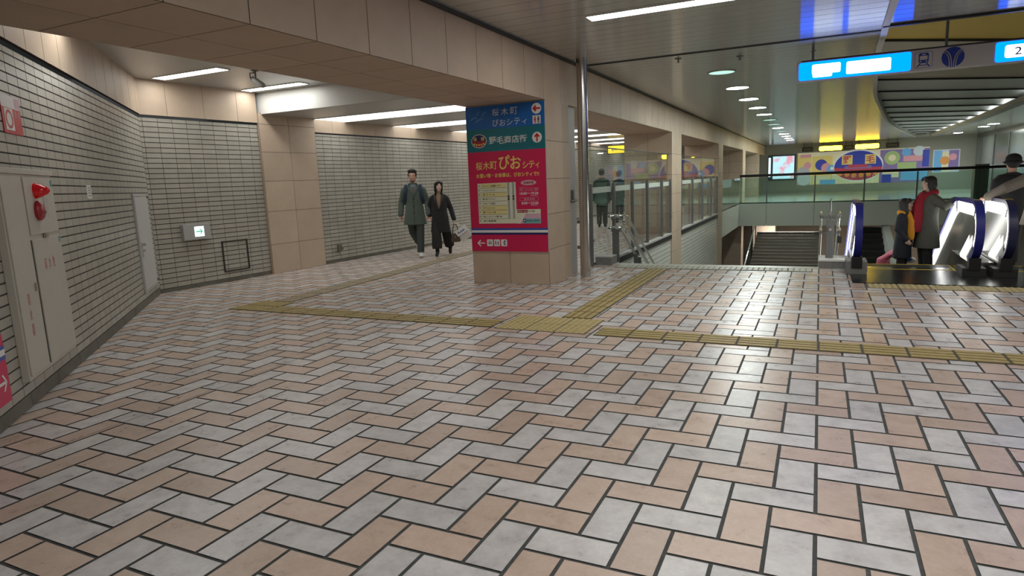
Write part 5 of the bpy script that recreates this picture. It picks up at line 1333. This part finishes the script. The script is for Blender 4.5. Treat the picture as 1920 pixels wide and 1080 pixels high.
for k in range(18):
    a = 2*PI*k/18; m.ell((c.x+.075*math.cos(a), c.y-.005+.078*math.sin(a), c.z-.0+.018*math.sin(a*2)-.03*max(0, -math.sin(a))), (.045, .045, .055))
limb(m, [(.03, -.10, 1.31), (.05, -.15, 1.16), (.06, -.165, .98), (.07, -.17, .82)], [(.055, .035), (.075, .03), (.08, .025), (.085, .022)], 12)
limb(m, [(-.02, -.10, 1.31), (-.04, -.15, 1.17), (-.04, -.165, 1.01), (-.03, -.17, .88)], [(.055, .035), (.07, .03), (.075, .025), (.08, .022)], 12)
remesh(m, 'scarf', C_SCARF, me, voxel=.009, smooth=4)
H = 1.26; zf = -.312
P4 = person('girl with long black hair and mustard scarf facing the woman in tweed', (1.215, 11.72, zf), math.radians(62), H,
            dict(elr=(-.155, .02, .80), wrr=(-.13, -.10, .64)), look=(.25, -.1, 0), skin=SKINP, hair='long', female=True)
coat(P4, C_DNAVY, .34, 1.18, 1.05, 1.1); trousers(P4, C_BLACK); shoes(P4, C_BLACK)
me, j, ax, h, HM, hh = P4
m = MB(); c = ax(1.02)
for k in range(16):
    a = 2*PI*k/16; m.ell((c.x+.062*math.cos(a), c.y-.003+.064*math.sin(a), c.z), (.038, .038, .045))
limb(m, [(-.03, -.08, 1.03), (-.045, -.125, .92), (-.05, -.13, .79), (-.05, -.135, .67)], [(.04, .03), (.05, .025), (.055, .02), (.055, .018)], 12)
remesh(m, 'scarf', C_MUST, me, voxel=.009, smooth=4)
P5 = person('small child in a pink jacket bending forward low on the escalator steps', (1.06, 12.16, -.515), math.radians(85), .95,
            dict(pel=(0, .06, .47), neck=(0, -.20, .66), head=(0, -.29, .70), shl=(.10, -.17, .65), shr=(-.10, -.17, .65), elr=(-.19, -.06, .55), wrr=(-.15, -.20, .50), ell=(.17, -.12, .52), wrl=(.11, -.26, .50), hipl=(.05, .06, .45), hipr=(-.05, .06, .45), knl=(.05, -.06, .27), knr=(-.05, -.06, .27)), hair='bob', skin=SKINP, female=True)
coat(P5, C_PINK, .34, 1.15, 1.2, 1.5, name='jacket'); trousers(P5, C_DNAVY); shoes(P5, C_BLACK)
R5 = Matrix.Translation((1.06, 12.16, -.515)) @ Matrix.Rotation(math.radians(85), 4, 'Z')
t = thing('bundle', 'blue and white striped bundle held by the child in pink', 'bag', R5 @ V3((-.13, -.30, .475)), .4)
m = MB(); m.ell((0, 0, 0), (.10, .07, .05), M_WHITE, 16, 10); m.build('body', None, t, smooth=True)
m = MB(); m.ell((-.02, -.01, .012), (.07, .066, .044), S_STRIPE, 14, 8); m.build('stripe', None, t, smooth=True)
# --- people at the second escalator, backs to the viewer
C_HAT = principled('hat_black', (.008, .008, .009), .8)
P6 = person('person in a black coat and black brimmed hat seen from behind at the second escalator', (2.46, 11.35, -.06), math.radians(185), 1.60, {}, hair='short', headgear=C_HAT)
coat(P6, C_BLACK, .70, 1.15, 1.25, 1.25); trousers(P6, C_BLACK, 1.1, 1.1); shoes(P6, C_BLACK)
C_GREYC = principled('coat_grey_brown', (.15, .13, .11), .9, noise=.2, nscale=50)
H = 1.58
P7 = person('person in a grey-brown coat at the right frame edge reaching for the dark handrail', (2.66, 10.62, 0.0), math.radians(190), H,
            dict(ell=(.40, -.06, 1.12), wrl=(.54, -.26, .985), hdl=(.3, -.9, -.15), pnl=(0, 0, -1)), hair='short', hands=(.8, .5))
coat(P7, C_GREYC, .62, 1.2, 1.2, 1.25, cuff=.96); trousers(P7, C_BLACK, 1.1, 1.15); shoes(P7, C_BLACK)
bpy.context.view_layer.update()
SC.cycles.use_denoising = True
SC.cycles.max_bounces = 8; SC.cycles.diffuse_bounces = 4; SC.cycles.glossy_bounces = 4; SC.cycles.transparent_max_bounces = 16
SC.cycles.sample_clamp_indirect = 6.0
